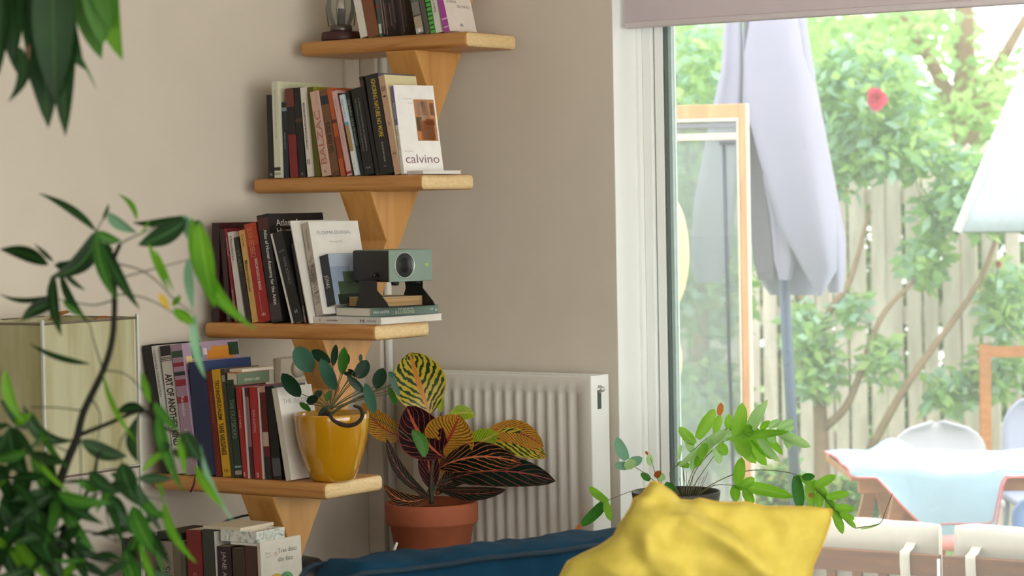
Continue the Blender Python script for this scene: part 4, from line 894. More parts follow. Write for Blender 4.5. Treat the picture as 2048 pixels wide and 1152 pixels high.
# ---- croton in terracotta pot in front of the radiator
CY = -.33; pc = hy(863, 1003, CY); rr = 93 / FPX * (pc - CAM).dot(FW)
cp = thing('potted_croton', 'terracotta pot of croton with yellow, red and black veined leaves', 'plant', (pc.x, pc.y, pc.z - .235))
M_ter = mat('a85c3c', .75, var=.08, scale=14, bump=.1, bscale=300)
b = MB(); zt_ = 0
b.lathe([(0, -.235), (rr*.66, -.235), (rr*.68, -.23), (rr*.9, -.062), (rr*.98, -.058), (rr, -.052), (rr*1.005, -.006), (rr*.99, 0), (rr*.93, 0), (rr*.91, -.03), (0, -.03)], pc, 64); obj('pot', b, M_ter, cp)
b = MB(); b.lathe([(0, -.024), (rr*.9, -.026), (rr*.9, -.0295), (0, -.0295)], pc, 30); obj('soil', b, mat('2a1f18', .95, bump=.6, bscale=80), cp)
DC = (pc - CAM).dot(FW)
c6 = cv(720, 660, 2.504)
M_c = [leaf_mat('croton_yellow', '1e3a14', '2c4c1c', rough=.3, trans=.25, coat=.2, scale=30, vein={'c': 'c9b43c', 'mid': 'd08a3c', 'mw': .05, 'side': 46, 'slope': .9, 'th': -.1, 'jit': 7, 'edge': .47}),
       leaf_mat('croton_black', '100f0c', '1a2014', rough=.6, trans=.05, spec=.08, scale=30, vein={'c': 'b0683c', 'mid': 'c9744c', 'mw': .03, 'side': 44, 'slope': .9, 'th': .86, 'jit': 4, 'edge': .485}),
       leaf_mat('croton_gold', '4a3a12', '7a5c1a', rough=.3, trans=.2, coat=.2, scale=30, vein={'c': 'c98f34', 'mid': 'a03c34', 'mw': .03, 'side': 90, 'slope': .7, 'th': -.4, 'jit': 5, 'edge': .48}),
       leaf_mat('croton_lime', '6a9c14', '8cb424', rough=.35, trans=.5, scale=30, vein={'c': 'c4cc3c', 'mid': 'd8c85c', 'mw': .035, 'side': 70, 'slope': .8, 'th': .5, 'jit': 5, 'edge': .48}),
       leaf_mat('croton_wine', '1c0e0e', '2c1414', rough=.6, trans=.05, spec=.08, scale=30, vein={'c': '8c4440', 'mid': 'b85a3c', 'mw': .035, 'side': 44, 'slope': .9, 'th': .93, 'jit': 2, 'edge': .485}),
       leaf_mat('croton_green', '0c1a12', '12261a', rough=.5, trans=.05, spec=.12, scale=30, vein={'c': '8c4c40', 'mid': 'a04c44', 'mw': .022, 'side': 50, 'slope': .6, 'th': .96, 'jit': 1, 'edge': .49})]
b = MB()
CL = [((350,425),(250,112),225,0,.03,-.02,.05),((408,412),(392,278),42,3,.02,0,0),((420,640),(235,380),190,4,-.04,-.08,.05),((395,620),(500,425),215,2,-.05,.03,.05),((255,545),(10,368),105,2,.02,-.12,.05),
 ((440,440),(578,425),66,3,.04,-.12,.0),((520,590),(692,515),100,3,-.02,.02,.03),((640,500),(920,585),100,2,.06,-.1,.0),((600,560),(932,640),118,0,-.02,-.1,.04),((395,690),(808,668),125,1,-.08,-.1,.05),((450,745),(980,757),130,5,-.04,-.08,.05),
 ((400,800),(730,800),58,5,-.05,.06,0),((335,820),(132,543),52,5,-.05,-.12,0),((345,835),(116,775),62,1,-.05,-.2,0),((360,850),(258,783),30,5,-.03,0,0),((380,830),(520,640),60,1,.03,0,0),((360,800),(330,560),90,4,.0,0,0),((370,760),(300,650),60,5,.02,0,0),((380,720),(450,560),80,2,.04,0,0),((400,780),(560,720),60,5,.0,0,0),((380,800),(650,800),30,5,-.06,0,0)]
for p0, p1, w, mi, dd, arc, dr in CL:
    dd = min(dd, (hy(*c6(*p1), -.2) - CAM).dot(FW) - DC)
    L_(b, c6(*p0), c6(*p1), w / 2.504 * (1.2 if w > 50 else 1), DC, mi, dd, (R.uniform(-.15, .25), R.uniform(0, .3)), arc, prof=lambda t: max(0, sin(pi * t ** 1.0)) ** .62, droop=dr, cup=.18, n=14, wave=.04)
obj('foliage', b, M_c, cp)
b = MB()
stemline(b, [(pc.x*0 + 863, 1008), (862, 960), (866, 920), (872, 870), (868, 835)], DC, .007, .004, k=8)
for p0, *_ in CL: stemline(b, [(864, 965 if p0[1] > 600 else 900), c6(*p0)], DC, .0022, .0018, k=5)
obj('stem', b, mat('3a3422', .7), cp)
def stool(name, label, cx, cy, h, r, m):
    st = thing(name, label, 'stool', (cx, cy, 0))
    b = MB(); b.lathe([(0, h - .025), (r, h - .025), (r + .003, h - .012), (r, h), (0, h)], (cx, cy, 0), 40); obj('seat', b, m, st)
    for k in range(3):
        a = k * 2.094 + .5; b = MB(); b.tube([(cx + r*.6*cos(a), cy + r*.6*sin(a), h - .024), (cx + r*.95*cos(a), cy + r*.95*sin(a), .0005)], [.014, .01], 10); obj('leg', b, m, st)
M_oak = ramp_mat('oak', [(.3, '9c7446'), (.7, 'c49a64')], (8, 8, 1), 3)
stool('plant_stool', 'low round wooden stool carrying the terracotta croton pot', pc.x, pc.y, pc.z - .236, .135, M_oak)
# ---- blue star fern in the black pot by the window
BY = -.32; pk = hy(1352, 984, BY); rk = 89 / FPX * (pk - CAM).dot(FW); DF = (pk - CAM).dot(FW)
fk = thing('potted_fern', 'black pot of lobed blue star fern beside the garden window', 'plant', (pk.x, pk.y, pk.z - .2))
b = MB(); b.lathe([(0, -.2), (rk*.78, -.2), (rk*.8, -.19), (rk*.97, -.02), (rk, 0), (rk*.985, .003), (rk*.95, 0), (rk*.92, -.04), (0, -.04)], pk, 64); obj('pot', b, mat('2f2c26', .55, var=.12), fk)
b = MB(); b.lathe([(0, -.034), (rk*.91, -.036), (rk*.91, -.0395), (0, -.0395)], pk, 30); obj('soil', b, mat('2a2018', .95, bump=.6, bscale=80), fk)
stool('plant_stool', 'low round wooden stool carrying the black fern pot', pk.x, pk.y, pk.z - .201, .125, M_oak)
c7 = cv(1120, 780, 3.097)
M_f = [leaf_mat('fern_green', '74b024', '98cc44', trans=.6, vein={'c': '8cb848', 'mw': .03}), leaf_mat('fern_pale', '9cc87c', 'b8d894', trans=.5, vein={'c': 'b4d09c', 'mw': .03}), leaf_mat('fern_blue', '5c9078', '7cac8c', trans=.4), leaf_mat('fern_deep', '2c6a1c', '3f8424', trans=.4), leaf_mat('fern_brown', 'a05a24', 'c47834', trans=.3)]
b = MB()
FL = [((1085,285),(1130,78),72,0),((1165,258),(1255,85),66,1),((1200,250),(1285,58),40,1),((1245,245),(1300,190),36,0),((1290,232),(1365,188),40,1),((1340,235),(1448,190),46,1),((1380,250),(1450,225),36,1),((1340,250),(1552,352),60,1),((1400,260),(1420,370),40,1),((1300,262),(1330,330),46,1),
 ((1095,285),(1172,418),86,0),((1140,290),(1282,468),62,0),((1180,270),(1335,430),66,0),((1250,262),(1382,402),42,0),((1110,270),(1240,250),50,0),((1160,215),(1180,290),50,0),
 ((1000,330),(950,250),40,1),((835,335),(735,230),58,0),((850,300),(958,115),66,0),((960,260),(992,150),48,0),((985,155),(998,78),34,4),((1040,245),(1052,145),42,0),((1045,230),(1085,240),36,0),((820,380),(780,310),44,1),((860,370),(815,500),50,1),((900,330),(870,430),52,0),((800,470),(725,455),36,0),((990,330),(1030,405),54,0),((960,360),(990,458),44,1),((900,340),(1030,250),60,1),((750,340),(735,430),20,1),((870,400),(840,480),44,0),((1010,270),(1060,300),60,1),
 ((1462,530),(1490,745),62,3),((1538,555),(1558,745),52,0),((1575,600),(1708,528),50,0),((1605,610),(1600,745),46,0),((1650,665),(1792,638),46,0),((1655,670),(1668,760),36,0),((1700,728),(1828,738),42,0),((1690,740),(1752,892),50,0),((1735,765),(1825,800),38,0),((1760,790),(1832,856),30,0),((1500,540),(1580,535),40,3),((1560,560),(1660,660),40,0),((1640,640),(1730,770),36,0),((1540,650),(1585,655),26,4),
 ((1080,590),(1450,665),66,0),((1100,590),(1125,415),62,0),((1085,590),(1092,692),54,0),((1140,612),(1195,712),54,0),((1120,600),(1205,545),52,0),
 ((290,692),(178,600),44,0),((292,682),(122,845),58,3),((280,690),(315,812),46,0),((130,830),(92,882),24,4),
 ((412,432),(350,292),62,2),((440,470),(335,465),46,2),((425,455),(510,420),54,2),((400,480),(470,440),50,1),((558,558),(500,515),38,3),((548,400),(560,470),38,1),((545,385),(530,395),22,4),((640,560),(600,510),44,1),((650,580),(720,640),50,3),((590,540),(625,500),34,4),
 ((1050,305),(1420,258),44,0),((840,400),(1050,238),34,1),((1470,528),(1640,650),36,0),((1600,600),(1790,820),34,0),((300,688),(240,640),24,0),((740,470),(870,350),30,1),((1290,250),(1545,345),36,1),((1095,300),(1215,455),60,0),((1215,275),(1360,445),44,1),((930,300),(900,400),50,1),
 ((1980,828),(1860,862),12,1)]
for p0, p1, w, mi in FL:
    DF_ = min(DF + R.uniform(-.02, .02), min((hy(*c7(*p0), .06) - CAM).dot(FW), (hy(*c7(*p1), .06) - CAM).dot(FW)))
    L_(b, c7(*p0), c7(*p1), w / 3.097 * 1.2, DF_, mi, R.uniform(-.02, .01), (R.uniform(-.3, .3), R.uniform(-.1, .3)), R.uniform(-.04, .04), prof=lambda t: max(0, sin(pi * (t * .93 + .07))) ** .5, n=8, wave=.12)
obj('foliage', b, M_f, fk)
b = MB(); h_ = (790, 650)
for pts in ([h_, (830,520), (900,420), (1000,330), (1090,285), (1230,248), (1400,262), (1540,345)], [(740,650), (680,520), (760,440), (850,350), (950,270), (1040,240)], [(850,650), (950,580), (1100,515), (1250,495), (1450,520), (1560,590), (1700,735), (1800,840)],
            [(860,650), (960,590), (1090,592)], [(700,650), (560,618), (450,625), (300,682)], [(720,650), (620,590), (500,500), (430,460)], [(780,650), (800,560), (870,400)], [(800,650), (850,560), (960,400)], [(760,650), (770,560), (760,470)], [(730,650), (640,600), (600,540), (560,420)], [(745,650), (690,620), (650,600)], [(1828,856), (1870,850), (1980,828), (2020,740), (2060,640)]):
    stemline(b, [(*c7(*p), min(DF, (hy(*c7(*p), .06) - CAM).dot(FW))) for p in pts], DF, .0014, .0008, k=5)
for k in range(9): stemline(b, [c7(760 + k*12, 655), c7(740 + k*22, 520 + R.uniform(-20, 30))], DF, .0009, .0006, k=4)
obj('stem', b, mat('5c5a34', .6), fk)
# ------------------------------------------------------------------ sofa, pillow, lamp
def noise3(x, y, s=1.0, o=0): return sin(x*3.1*s + 1.7*y*s + o) * .5 + sin(y*4.3*s - 1.1*x*s + 2.1*o + 1) * .3 + sin((x + y)*7.7*s + o*3) * .2
ZS = .62
A_ = hz(672, 1128, ZS); B_ = hz(1235, 1064, ZS)
sx = (B_ - A_); sx.z = 0; Ls = sx.length + .35; sx.normalize(); sy = V((-sx.y, sx.x, 0))  # sx along the back, sy away from camera side
if sy.dot(FW) < 0: sy = -sy
M_vel = mat('0b3850', .75, var=.18, scale=9, bump=.25, bscale=60, spec=.1)
sf = thing('sofa', 'dark blue velvet sofa back cushion with piped edges in front of radiator', 'sofa', (A_.x, A_.y, 0))
b = MB(); rows = []
nL, nC = 60, 28; TH, HH = .2, .46
for i in range(nL + 1):
    u = i / nL; x = u * Ls
    e = min(1, (min(x, Ls - x) / .07)) ; sc = sin(e * pi / 2) ** .5 if e < 1 else 1
    sc = max(sc, .02)
    row_ = []
    for j in range(nC):
        a = 2*pi*j/nC; cx, cz = cos(a), sin(a)
        k = .42
        px_ = (abs(cx) ** k) * (1 if cx > 0 else -1); pz_ = (abs(cz) ** k) * (1 if cz > 0 else -1)
        w = TH/2 * px_ * (.9 + .1 * sc); h = HH/2 * pz_
        bump = .009 * noise3(x*9 + j*.35, j*.5, 1, 2) * (1 if j > 0 else 1)
        zz_ = ZS - .012 - HH/2 + h * (sc if h > 0 else 1) * 1.0 + bump * (.8 if cz > 0 else .4) - .012 * (sin(pi * u) < .25)
        row_.append(A_ * 1 + sx * x + sy * (TH/2 + w * sc + bump) + V((0, 0, zz_ - A_.z)))
    rows.append(row_)
b.grid(rows, close=True)
for r in (rows[0], rows[-1]): b.bm.faces.new([b.bm.verts.new(p) for p in r])
obj('back_cushion', b, M_vel, sf, recalc=True)
b = MB()
for off, dz, rad in ((.004, -.028, .006), (TH - .004, -.03, .006)):
    pts = []
    for i in range(41):
        x = .012 + (Ls - .024) * i / 40; e = min(1, min(x, Ls - x) / .07); pts.append(A_ + sx * x + sy * (off + (TH/2 - off) * (1 - sin(e*pi/2)**.5) * .5) + V((0, 0, dz - .05 * (1 - sin(e*pi/2)**.5) + .003 * noise3(x*6, 3, 1, 2))))
    b.tube(pts, rad, 7)
obj('piping', b, mat('082838', .8), sf)
b = MB(); b.box((0, 0, 0), (Ls, .75, .2), .03, 4, mx=M.Translation(V((A_.x, A_.y, .11))) @ M(((sx.x, -sy.x, 0, 0), (sx.y, -sy.y, 0, 0), (0, 0, 1, 0), (0, 0, 0, 1)))); obj('seat_base', b, M_vel, sf, recalc=True)
for u, v in ((.08, .05), (Ls-.08, .05), (.08, .68), (Ls-.08, .68)):
    p = A_ + sx*u - sy*v; b = MB(); b.tube([(p.x, p.y, .125), (p.x, p.y, .0005)], [.022, .015], 12); obj('leg', b, mat('4a3220', .5), sf)
# yellow pillow, its top corner tipped over
M_yp = ramp_mat('mustard_linen', [(.35, 'bfac42'), (.65, 'cbb84f')], (1, 1, 1), 30, 6, .85)
nb = M_yp.node_tree; tcn = nb.nodes.new('ShaderNodeTexCoord'); nz = nb.nodes.new('ShaderNodeTexNoise'); nz.inputs['Scale'].default_value = 500
bp = nb.nodes.new('ShaderNodeBump'); bp.inputs['Strength'].default_value = .3; bp.inputs['Distance'].default_value = .001
nb.links.new(tcn.outputs['Object'], nz.inputs[0]); nb.links.new(nz.outputs[0], bp.inputs['Height']); nb.links.new(bp.outputs[0], nb.nodes['Principled BSDF'].inputs['Normal'])
DY = 4.95
ctr = dp(1400, 1120, DY)
yp = thing('cushion', 'crumpled mustard yellow cushion propped on the dark blue sofa', 'cushion', ctr - V((0, 0, .2)))
STEPS = [(1335, 980, 1560, 1150, .034, 9), (1262, 1010, 1400, 1180, .012, 10), (1395, 1000, 1470, 1070, -.008, 7)]
def pillow(root, outline, dep, thick, mats, folds, seam):
    """outline: four sides as measured points (picture px); surface spanned between them, two skins"""
    top, right, bottom, left = outline
    def samp(P, t):
        n = len(P) - 1; f = t * n; i = min(int(f), n-1); f -= i; a, c = P[i], P[i+1]; return (a[0] + (c[0]-a[0])*f, a[1] + (c[1]-a[1])*f)
    N = 44; front, back = [], []
    for i in range(N+1):
        v = i / N; rf, rb = [], []
        for j in range(N+1):
            u = j / N
            T_, B2 = samp(top, u), samp(bottom, u); L2_, R2_ = samp(left, v), samp(right, v)
            c00, c10, c01, c11 = top[0], top[-1], bottom[0], bottom[-1]
            x = (1-v)*T_[0] + v*B2[0] + (1-u)*L2_[0] + u*R2_[0] - ((1-u)*(1-v)*c00[0] + u*(1-v)*c10[0] + (1-u)*v*c01[0] + u*v*c11[0])
            y = (1-v)*T_[1] + v*B2[1] + (1-u)*L2_[1] + u*R2_[1] - ((1-u)*(1-v)*c00[1] + u*(1-v)*c10[1] + (1-u)*v*c01[1] + u*v*c11[1])
            e = (max(0, sin(pi*u)) * max(0, sin(pi*v))) ** .42
            z = thick * e
            for (ax, ay, bx, by, amp, wd) in folds:
                dx, dy = bx-ax, by-ay; L = math.hypot(dx, dy); t = ((x-ax)*dx + (y-ay)*dy)/L/L; d = ((x-ax)*dy - (y-ay)*dx)/L
                if -.1 < t < 1.15: z += 1.6 * amp * math.exp(-(d/wd)**2) * min(1, max(0, 1.15 - abs(t-.5)*1.6)) * min(1, e*1.6)
            for (ax, ay, bx, by, amp, wd) in STEPS:
                dx, dy = bx-ax, by-ay; L = math.hypot(dx, dy); t = ((x-ax)*dx + (y-ay)*dy)/L/L; d = ((x-ax)*dy - (y-ay)*dx)/L
                z -= amp * math.tanh((d + 8*sin(t*7))/wd) * max(0, min(1, (t + .25)*3)) * e
            z += .0035 * noise3(x*.03, y*.03, 1, 1) * e
            rf.append(dp(x, y, dep - z)); rb.append(dp(x, y, dep + thick * e * .9))
        front.append(rf); back.append(rb)
    b = MB(); b.grid(front); b.grid(back); bmesh.ops.remove_doubles(b.bm, verts=b.bm.verts, dist=.0008); obj('cover', b, mats, root, recalc=True)
    b = MB(); ed = front[0] + [r[-1] for r in front][1:] + front[-1][::-1][1:] + [r[0] for r in front][::-1][1:]
    b.tube(ed, .0022, 5, caps=False); obj('seam', b, seam, root)
top = [(1304,963),(1318,966),(1345,985),(1360,1000),(1385,1002),(1400,997),(1430,1004),(1460,1006),(1490,1004),(1530,1014),(1580,1014),(1620,1015),(1664,1020)]
right = [(1664,1020),(1660,1045),(1648,1080),(1626,1130),(1620,1165),(1612,1230)]
bottom = [(1085,1240),(1200,1260),(1400,1265),(1612,1230)]
left = [(1304,963),(1283,990),(1268,997),(1262,1015),(1240,1048),(1228,1072),(1200,1092),(1165,1108),(1135,1124),(1122,1150),(1085,1240)]
pillow(yp, (top, right, bottom, left), DY, .085, M_yp, [(1345,985,1620,1200,.022,26),(1440,1030,1560,1140,-.012,22),(1270,1005,1345,1010,-.012,14),(1300,970,1290,1180,.01,22),(1240,1060,1330,1200,-.009,16),(1395,1010,1470,1060,-.01,14),(1520,1018,1560,1090,-.008,16),(1180,1110,1300,1200,.008,20)], mat('c9a83c', .9))
# box-shaped floor lamp beside the left wall
XL = .27
g0 = hx(88, 800, XL); g1 = hx(278, 800, XL); zt_ = hx(183, 640, XL).z; zb2 = hx(183, 943, XL).z
lm = thing('floor_lamp', 'square floor lamp with translucent creased cream fabric shade in front of wall', 'lamp', (XL - .15, (g0.y + g1.y)/2, 0))
M_sh = bpy.data.materials.new('lamp_shade_paper'); M_sh.use_nodes = True; n = M_sh.node_tree; p = n.nodes['Principled BSDF']; p.inputs['Roughness'].default_value = .9
tc = n.nodes.new('ShaderNodeTexCoord'); mp = n.nodes.new('ShaderNodeMapping'); mp.inputs['Scale'].default_value = (6, 9, 1.1); ns = n.nodes.new('ShaderNodeTexNoise'); ns.inputs['Scale'].default_value = 2; ns.inputs['Detail'].default_value = 4
cr = n.nodes.new('ShaderNodeValToRGB'); cr.color_ramp.elements[0].position = .35; cr.color_ramp.elements[0].color = lin('b7b184'); cr.color_ramp.elements[1].position = .6; cr.color_ramp.elements[1].color = lin('d2d1ac')
n.links.new(tc.outputs['Object'], mp.inputs[0]); n.links.new(mp.outputs[0], ns.inputs[0]); n.links.new(ns.outputs[0], cr.inputs[0]); n.links.new(cr.outputs[0], p.inputs['Base Color'])
t = n.nodes.new('ShaderNodeBsdfTranslucent'); n.links.new(cr.outputs[0], t.inputs[0]); ms = n.nodes.new('ShaderNodeMixShader'); ms.inputs[0].default_value = .3
n.links.new(p.outputs[0], ms.inputs[1]); n.links.new(t.outputs[0], ms.inputs[2]); n.links.new(ms.outputs[0], n.nodes['Material Output'].inputs[0])
x0l, x1l, y0l, y1l = XL - .285, XL, g0.y, g1.y
b = MB()
def wavy(P, Q, n_=28):
    rows = []
    for zf in [0, .15, .35, .6, .8, 1]:
        z = zb2 + (zt_ - zb2) * zf; r = []
        nn = (Q - P).normalized().cross(V((0, 0, 1)))
        for i in range(n_ + 1):
            u = i / n_; w = .004 * noise3(u*5, zf*.6, 1.6, P.x*3) * sin(pi*u); c = P.lerp(Q, u) + nn * w
            r.append(V((c.x, c.y, z + .004 * noise3(u*6, 2, 1, 5) * (zf in (0, 1)))))
        rows.append(r)
    b.grid(rows)
i_ = .006
wavy(V((x1l - i_, y0l + i_, 0)), V((x1l - i_, y1l - i_, 0))); wavy(V((x0l + i_, y0l + i_, 0)), V((x1l - i_, y0l + i_, 0))); wavy(V((x0l + i_, y1l - i_, 0)), V((x0l + i_, y0l + i_, 0))); wavy(V((x1l - i_, y1l - i_, 0)), V((x0l + i_, y1l - i_, 0)))
b.quad([(x0l + .01, y0l + .01, zt_ - .012), (x1l - .01, y0l + .01, zt_ - .012), (x1l - .01, y1l - .01, zt_ - .012), (x0l + .01, y1l - .01, zt_ - .012)])
obj('shade', b, M_sh, lm)
M_acr = mat('b9bdb0', .2, var=.02)
for (x, y) in ((x0l, y0l), (x1l, y0l), (x0l, y1l), (x1l, y1l)):
    b = MB(); b.box((x - .004, y - .004, .0005), (x + .004, y + .004, zt_ + .008), .001, 1); obj('leg', b, M_acr, lm)
for z in (zt_ - .002, zb2 - .004):
    b = MB()
    for P, Q in (((x0l, y0l), (x1l, y0l)), ((x1l, y0l), (x1l, y1l)), ((x1l, y1l), (x0l, y1l)), ((x0l, y1l), (x0l, y0l))): b.tube([(*P, z), (*Q, z)], .003, 6)
    obj('rail', b, mat('6b6252', .5), lm)
b = MB(); b.lathe([(0, 0), (.03, .01), (.035, .05), (.02, .08), (0, .085)], (x0l + .14, (y0l + y1l)/2, zb2 + .1), 20); b.tube([(x0l + .14, (y0l + y1l)/2, zb2 + .1), (x0l + .14, (y0l + y1l)/2, zb2 - .004), (x1l, y1l - .0, zb2 - .004)], .004, 6); obj('bulb', b, mat('e8e8e0', .3), lm)
for px, py, s_, c_, lab in ((243, 622, .016, 'b07a44', 'curled tan fallen leaf standing on the lamp shade top'), (205, 634, .018, 'a06a48', 'flat reddish-brown fallen leaf lying on the lamp shade top')):
    c = hz(px, py + 10, zt_ - .010); c.x = min(max(c.x, x0l + .03), x1l - .02); c.y = min(max(c.y, y0l + .03), y1l - .02)
    b = MB(); b.leaf(c + V((-s_*1.4, -s_, .0)), c + V((s_*1.4, s_, s_ * (1.3 if 'curled' in lab else .3))), V((0, -.5, 1)), s_*1.6, prof=ovalp, cup=.5)
    o = obj('fallen_leaf', b, leaf_mat('dry_' + c_, c_, c_, trans=.2)); tag(o, lab, 'leaf')
# oil lantern on the topmost board
q = hy(683, 66, SH[1][0] + .07); lc = V((q.x, q.y, SH[1][1] + .0005)); dl = (lc - CAM).dot(FW); s1 = dl / FPX
ln = thing('oil_lantern', 'small glass oil lantern with dark red base on the top board', 'lantern', lc)
b = MB(); b.lathe([(0, 0), (40*s1, 0), (41*s1, 3*s1), (40*s1, 15*s1), (38*s1, 18*s1), (0, 18*s1)], lc, 40); obj('base', b, mat('3a1216', .5), ln)
b = MB(); b.lathe([(21*s1, 18*s1), (22*s1, 19*s1), (21.5*s1, 31*s1), (19*s1, 32*s1), (0, 32*s1)], lc, 30); obj('collar', b, mat('6b645c', .35, .8), ln)
b = MB(); b.lathe([(0, 32*s1), (8*s1, 33*s1), (9*s1, 60*s1), (11*s1, 64*s1), (0, 66*s1)], lc, 20); obj('burner', b, mat('1c1a18', .5), ln)
b = MB(); b.lathe([(18*s1, 32*s1), (24*s1, 45*s1), (29*s1, 65*s1), (28*s1, 85*s1), (20*s1, 110*s1), (17*s1, 130*s1)], lc, 40); obj('glass', b, glass_mat('lantern_glass', (.9, .93, .9, 1), alpha=(.12, (.8, .8, .78, 1))), ln)
b = MB()
for k in range(4): a = k*pi/2 + .4; b.tube([lc + V((26*s1*cos(a), 26*s1*sin(a), 30*s1)), lc + V((31*s1*cos(a), 31*s1*sin(a), 66*s1)), lc + V((22*s1*cos(a), 22*s1*sin(a), 112*s1))], 1.2*s1, 5)
obj('wire_guard', b, mat('8c8478', .3, .8), ln)
# white thermostat box on the left wall, socket cable, dark round bin behind the sofa
wq = hx(578, 738, -.04)
th = thing('wall_thermostat', 'cream wall box with a round dial between fourth and third boards', 'thermostat', (-.04, wq.y, wq.z))
b = MB(); b.box((-.0398, wq.y - .07, wq.z - .035), (-.012, wq.y + .06, wq.z + .035), .005, 3); obj('housing', b, mat('cfc8b4', .5), th)
b = MB(); b.lathe([(0, .014), (.024, .013), (.026, 0), (0, 0)], n=30, mx=M.Translation(V((-.0118, wq.y, wq.z + .002))) @ M.Rotation(pi/2, 4, 'Y')); obj('dial', b, mat('c4bba4', .4), th)
q0 = hx(452, 1046, -.03); q1 = hx(497, 1030, -.03)
b = MB(); b.tube(bez([q0 + V((0, -.05, -.06)), q0, (q0 + q1)/2 + V((0, 0, .004)), q1, q1 + V((0, .02, -.004)), q1 + V((0, .035, -.04)), V((-.03, q1.y + .035, .1))], 6), .003, 6); tag(obj('power_cable', b, mat('15161a', .5)), 'thin black cable running along the left wall below fourth board', 'cable')
q = dp(592, 1112, 7.0); b = MB()
bn = thing('waste_bin', 'dark round bin partly hidden behind the sofa end', 'bin', (q.x, q.y, 0))
b.lathe([(0, 0), (.07, 0), (.08, .01), (.09, q.z - .05), (.088, q.z - .048), (.084, q.z - .05), (.07, .02), (0, .015)], (q.x, q.y, .0005), 36); obj('body', b, mat('14161a', .5), bn)
b = MB(); b.lathe([(.092, q.z - .048), (.088, q.z - .03), (.065, q.z - .01), (.03, q.z - .002), (0, q.z)], (q.x, q.y, 0), 36); obj('lid', b, mat('15171c', .4), bn)
q = dp(790, 1092, 5.9); b = MB(); b.tube([V((q.x - .02, q.y, .0005)), q + V((-.012, 0, -.03)), q + V((.006, 0, .008))], .003, 6); tag(obj('bamboo_cane', b, mat('d8d8cc', .5)), 'thin white cane standing between the sofa and the terracotta pot', 'cane')
# ------------------------------------------------------------------ garden
ZG = -.38
b = MB(); b.box((-16, .31, ZG - .1), (9, 16, ZG)); struct('ground', b, ramp_mat('lawn', [(.3, '5c7a3a'), (.6, '7a9a50'), (.8, '8c8a64')], (1, 1, 1), 5, 8, .95))
b = MB(); b.box((-.24, .3, -.5), (XR + .2, 1.2, ZG + .001)); struct('path', b, mat('b0a898', .9, var=.1))
def frd(px, py, d): return dp(px, py, d)
# picket fence, almost square to the view
M_pick = ramp_mat('weathered_pickets', [(.3, 'c4b6ae'), (.6, 'e0d4cc'), (.8, 'e6dcd4')], (6, 6, 1), 3, 5, .9)
FD = 12.6
fa = dp(1240, 700, FD + .6); fb = dp(2300, 700, FD - .5); fx = V((fb.x - fa.x, fb.y - fa.y, 0)); LF = fx.length; fx.normalize(); fn = V((-fx.y, fx.x, 0))
if fn.dot(FW) < 0: fn = -fn
fe = thing('picket_fence', 'weathered pale picket fence across the back of the garden', 'fence', (fa.x, fa.y, ZG))
b = MB(); x = 0; Rf = random.Random(5)
while x < LF:
    w = Rf.uniform(.065, .085); h = 1.95 + Rf.uniform(-.08, .08); ln_ = Rf.uniform(-.012, .012)
    p = V((fa.x, fa.y, ZG)) + fx * x
    b.prism([p, p + fx*w, p + fx*(w + ln_) + V((0, 0, h - .04)), p + fx*(w/2 + ln_) + V((0, 0, h)), p + fx*ln_ + V((0, 0, h - .04))], fn * .018)
    x += w + Rf.uniform(.012, .03)
obj('pickets', b, M_pick, fe)
for z in (.35, 1.1, 1.7):
    b = MB(); p = V((fa.x, fa.y, ZG + z)) + fn * .0185; b.prism([p, p + V((0, 0, .08)), p + V((0, 0, .08)) + fn*.04, p + fn*.04], fx * LF); obj('rail', b, M_pick, fe)
for k in range(4):
    p = V((fa.x, fa.y, ZG)) + fx * (LF * (.1 + .27*k)) + fn * .06; b = MB(); b.prism([p, p + fx*.1, p + fx*.1 + fn*.1, p + fn*.1], (0, 0, 1.9)); obj('post', b, M_pick, fe)
# leafy shrubs
def leaf_cloud(b, boxes, size, n, rnd, nm=3):
    """boxes: (px, py, rx, ry, depth, rdepth) ellipsoids measured on the picture"""
    tot = sum(q[2]*q[3] for q in boxes)
    for (px, py, rx, ry, d, rd) in boxes:
        for _ in range(int(n * rx * ry / tot)):
            while 1:
                u, v, w = rnd.uniform(-1, 1), rnd.uniform(-1, 1), rnd.uniform(-1, 1)
                if u*u + v*v + w*w < 1: break
            c = dp(px + u*rx, py + v*ry, d + w*rd)
            if c.z < ZG + .02: continue
            a = V((rnd.uniform(-1, 1), rnd.uniform(-1, 1), rnd.uniform(-.9, .4))).normalized() * size * rnd.uniform(.6, 1.3)
            nr = V((rnd.uniform(-1, 1), rnd.uniform(-1, 1), rnd.uniform(.2, 1.2)))
            s = a.cross(nr).normalized() * size * rnd.uniform(.22, .38); mi = rnd.randrange(nm)
            b.quad([c, c + a*.45 + s, c + a, c + a*.45 - s], mi, [(0, .5), (.5, 1), (1, .5), (.5, 0)])
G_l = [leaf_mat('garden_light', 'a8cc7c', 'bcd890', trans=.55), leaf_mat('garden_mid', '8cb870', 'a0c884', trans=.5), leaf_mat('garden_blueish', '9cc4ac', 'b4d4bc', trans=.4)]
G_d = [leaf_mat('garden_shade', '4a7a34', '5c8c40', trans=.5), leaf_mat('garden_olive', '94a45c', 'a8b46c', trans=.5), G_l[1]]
M_bark = mat('8a7358', .9, var=.2, scale=12, bump=.5, bscale=40)
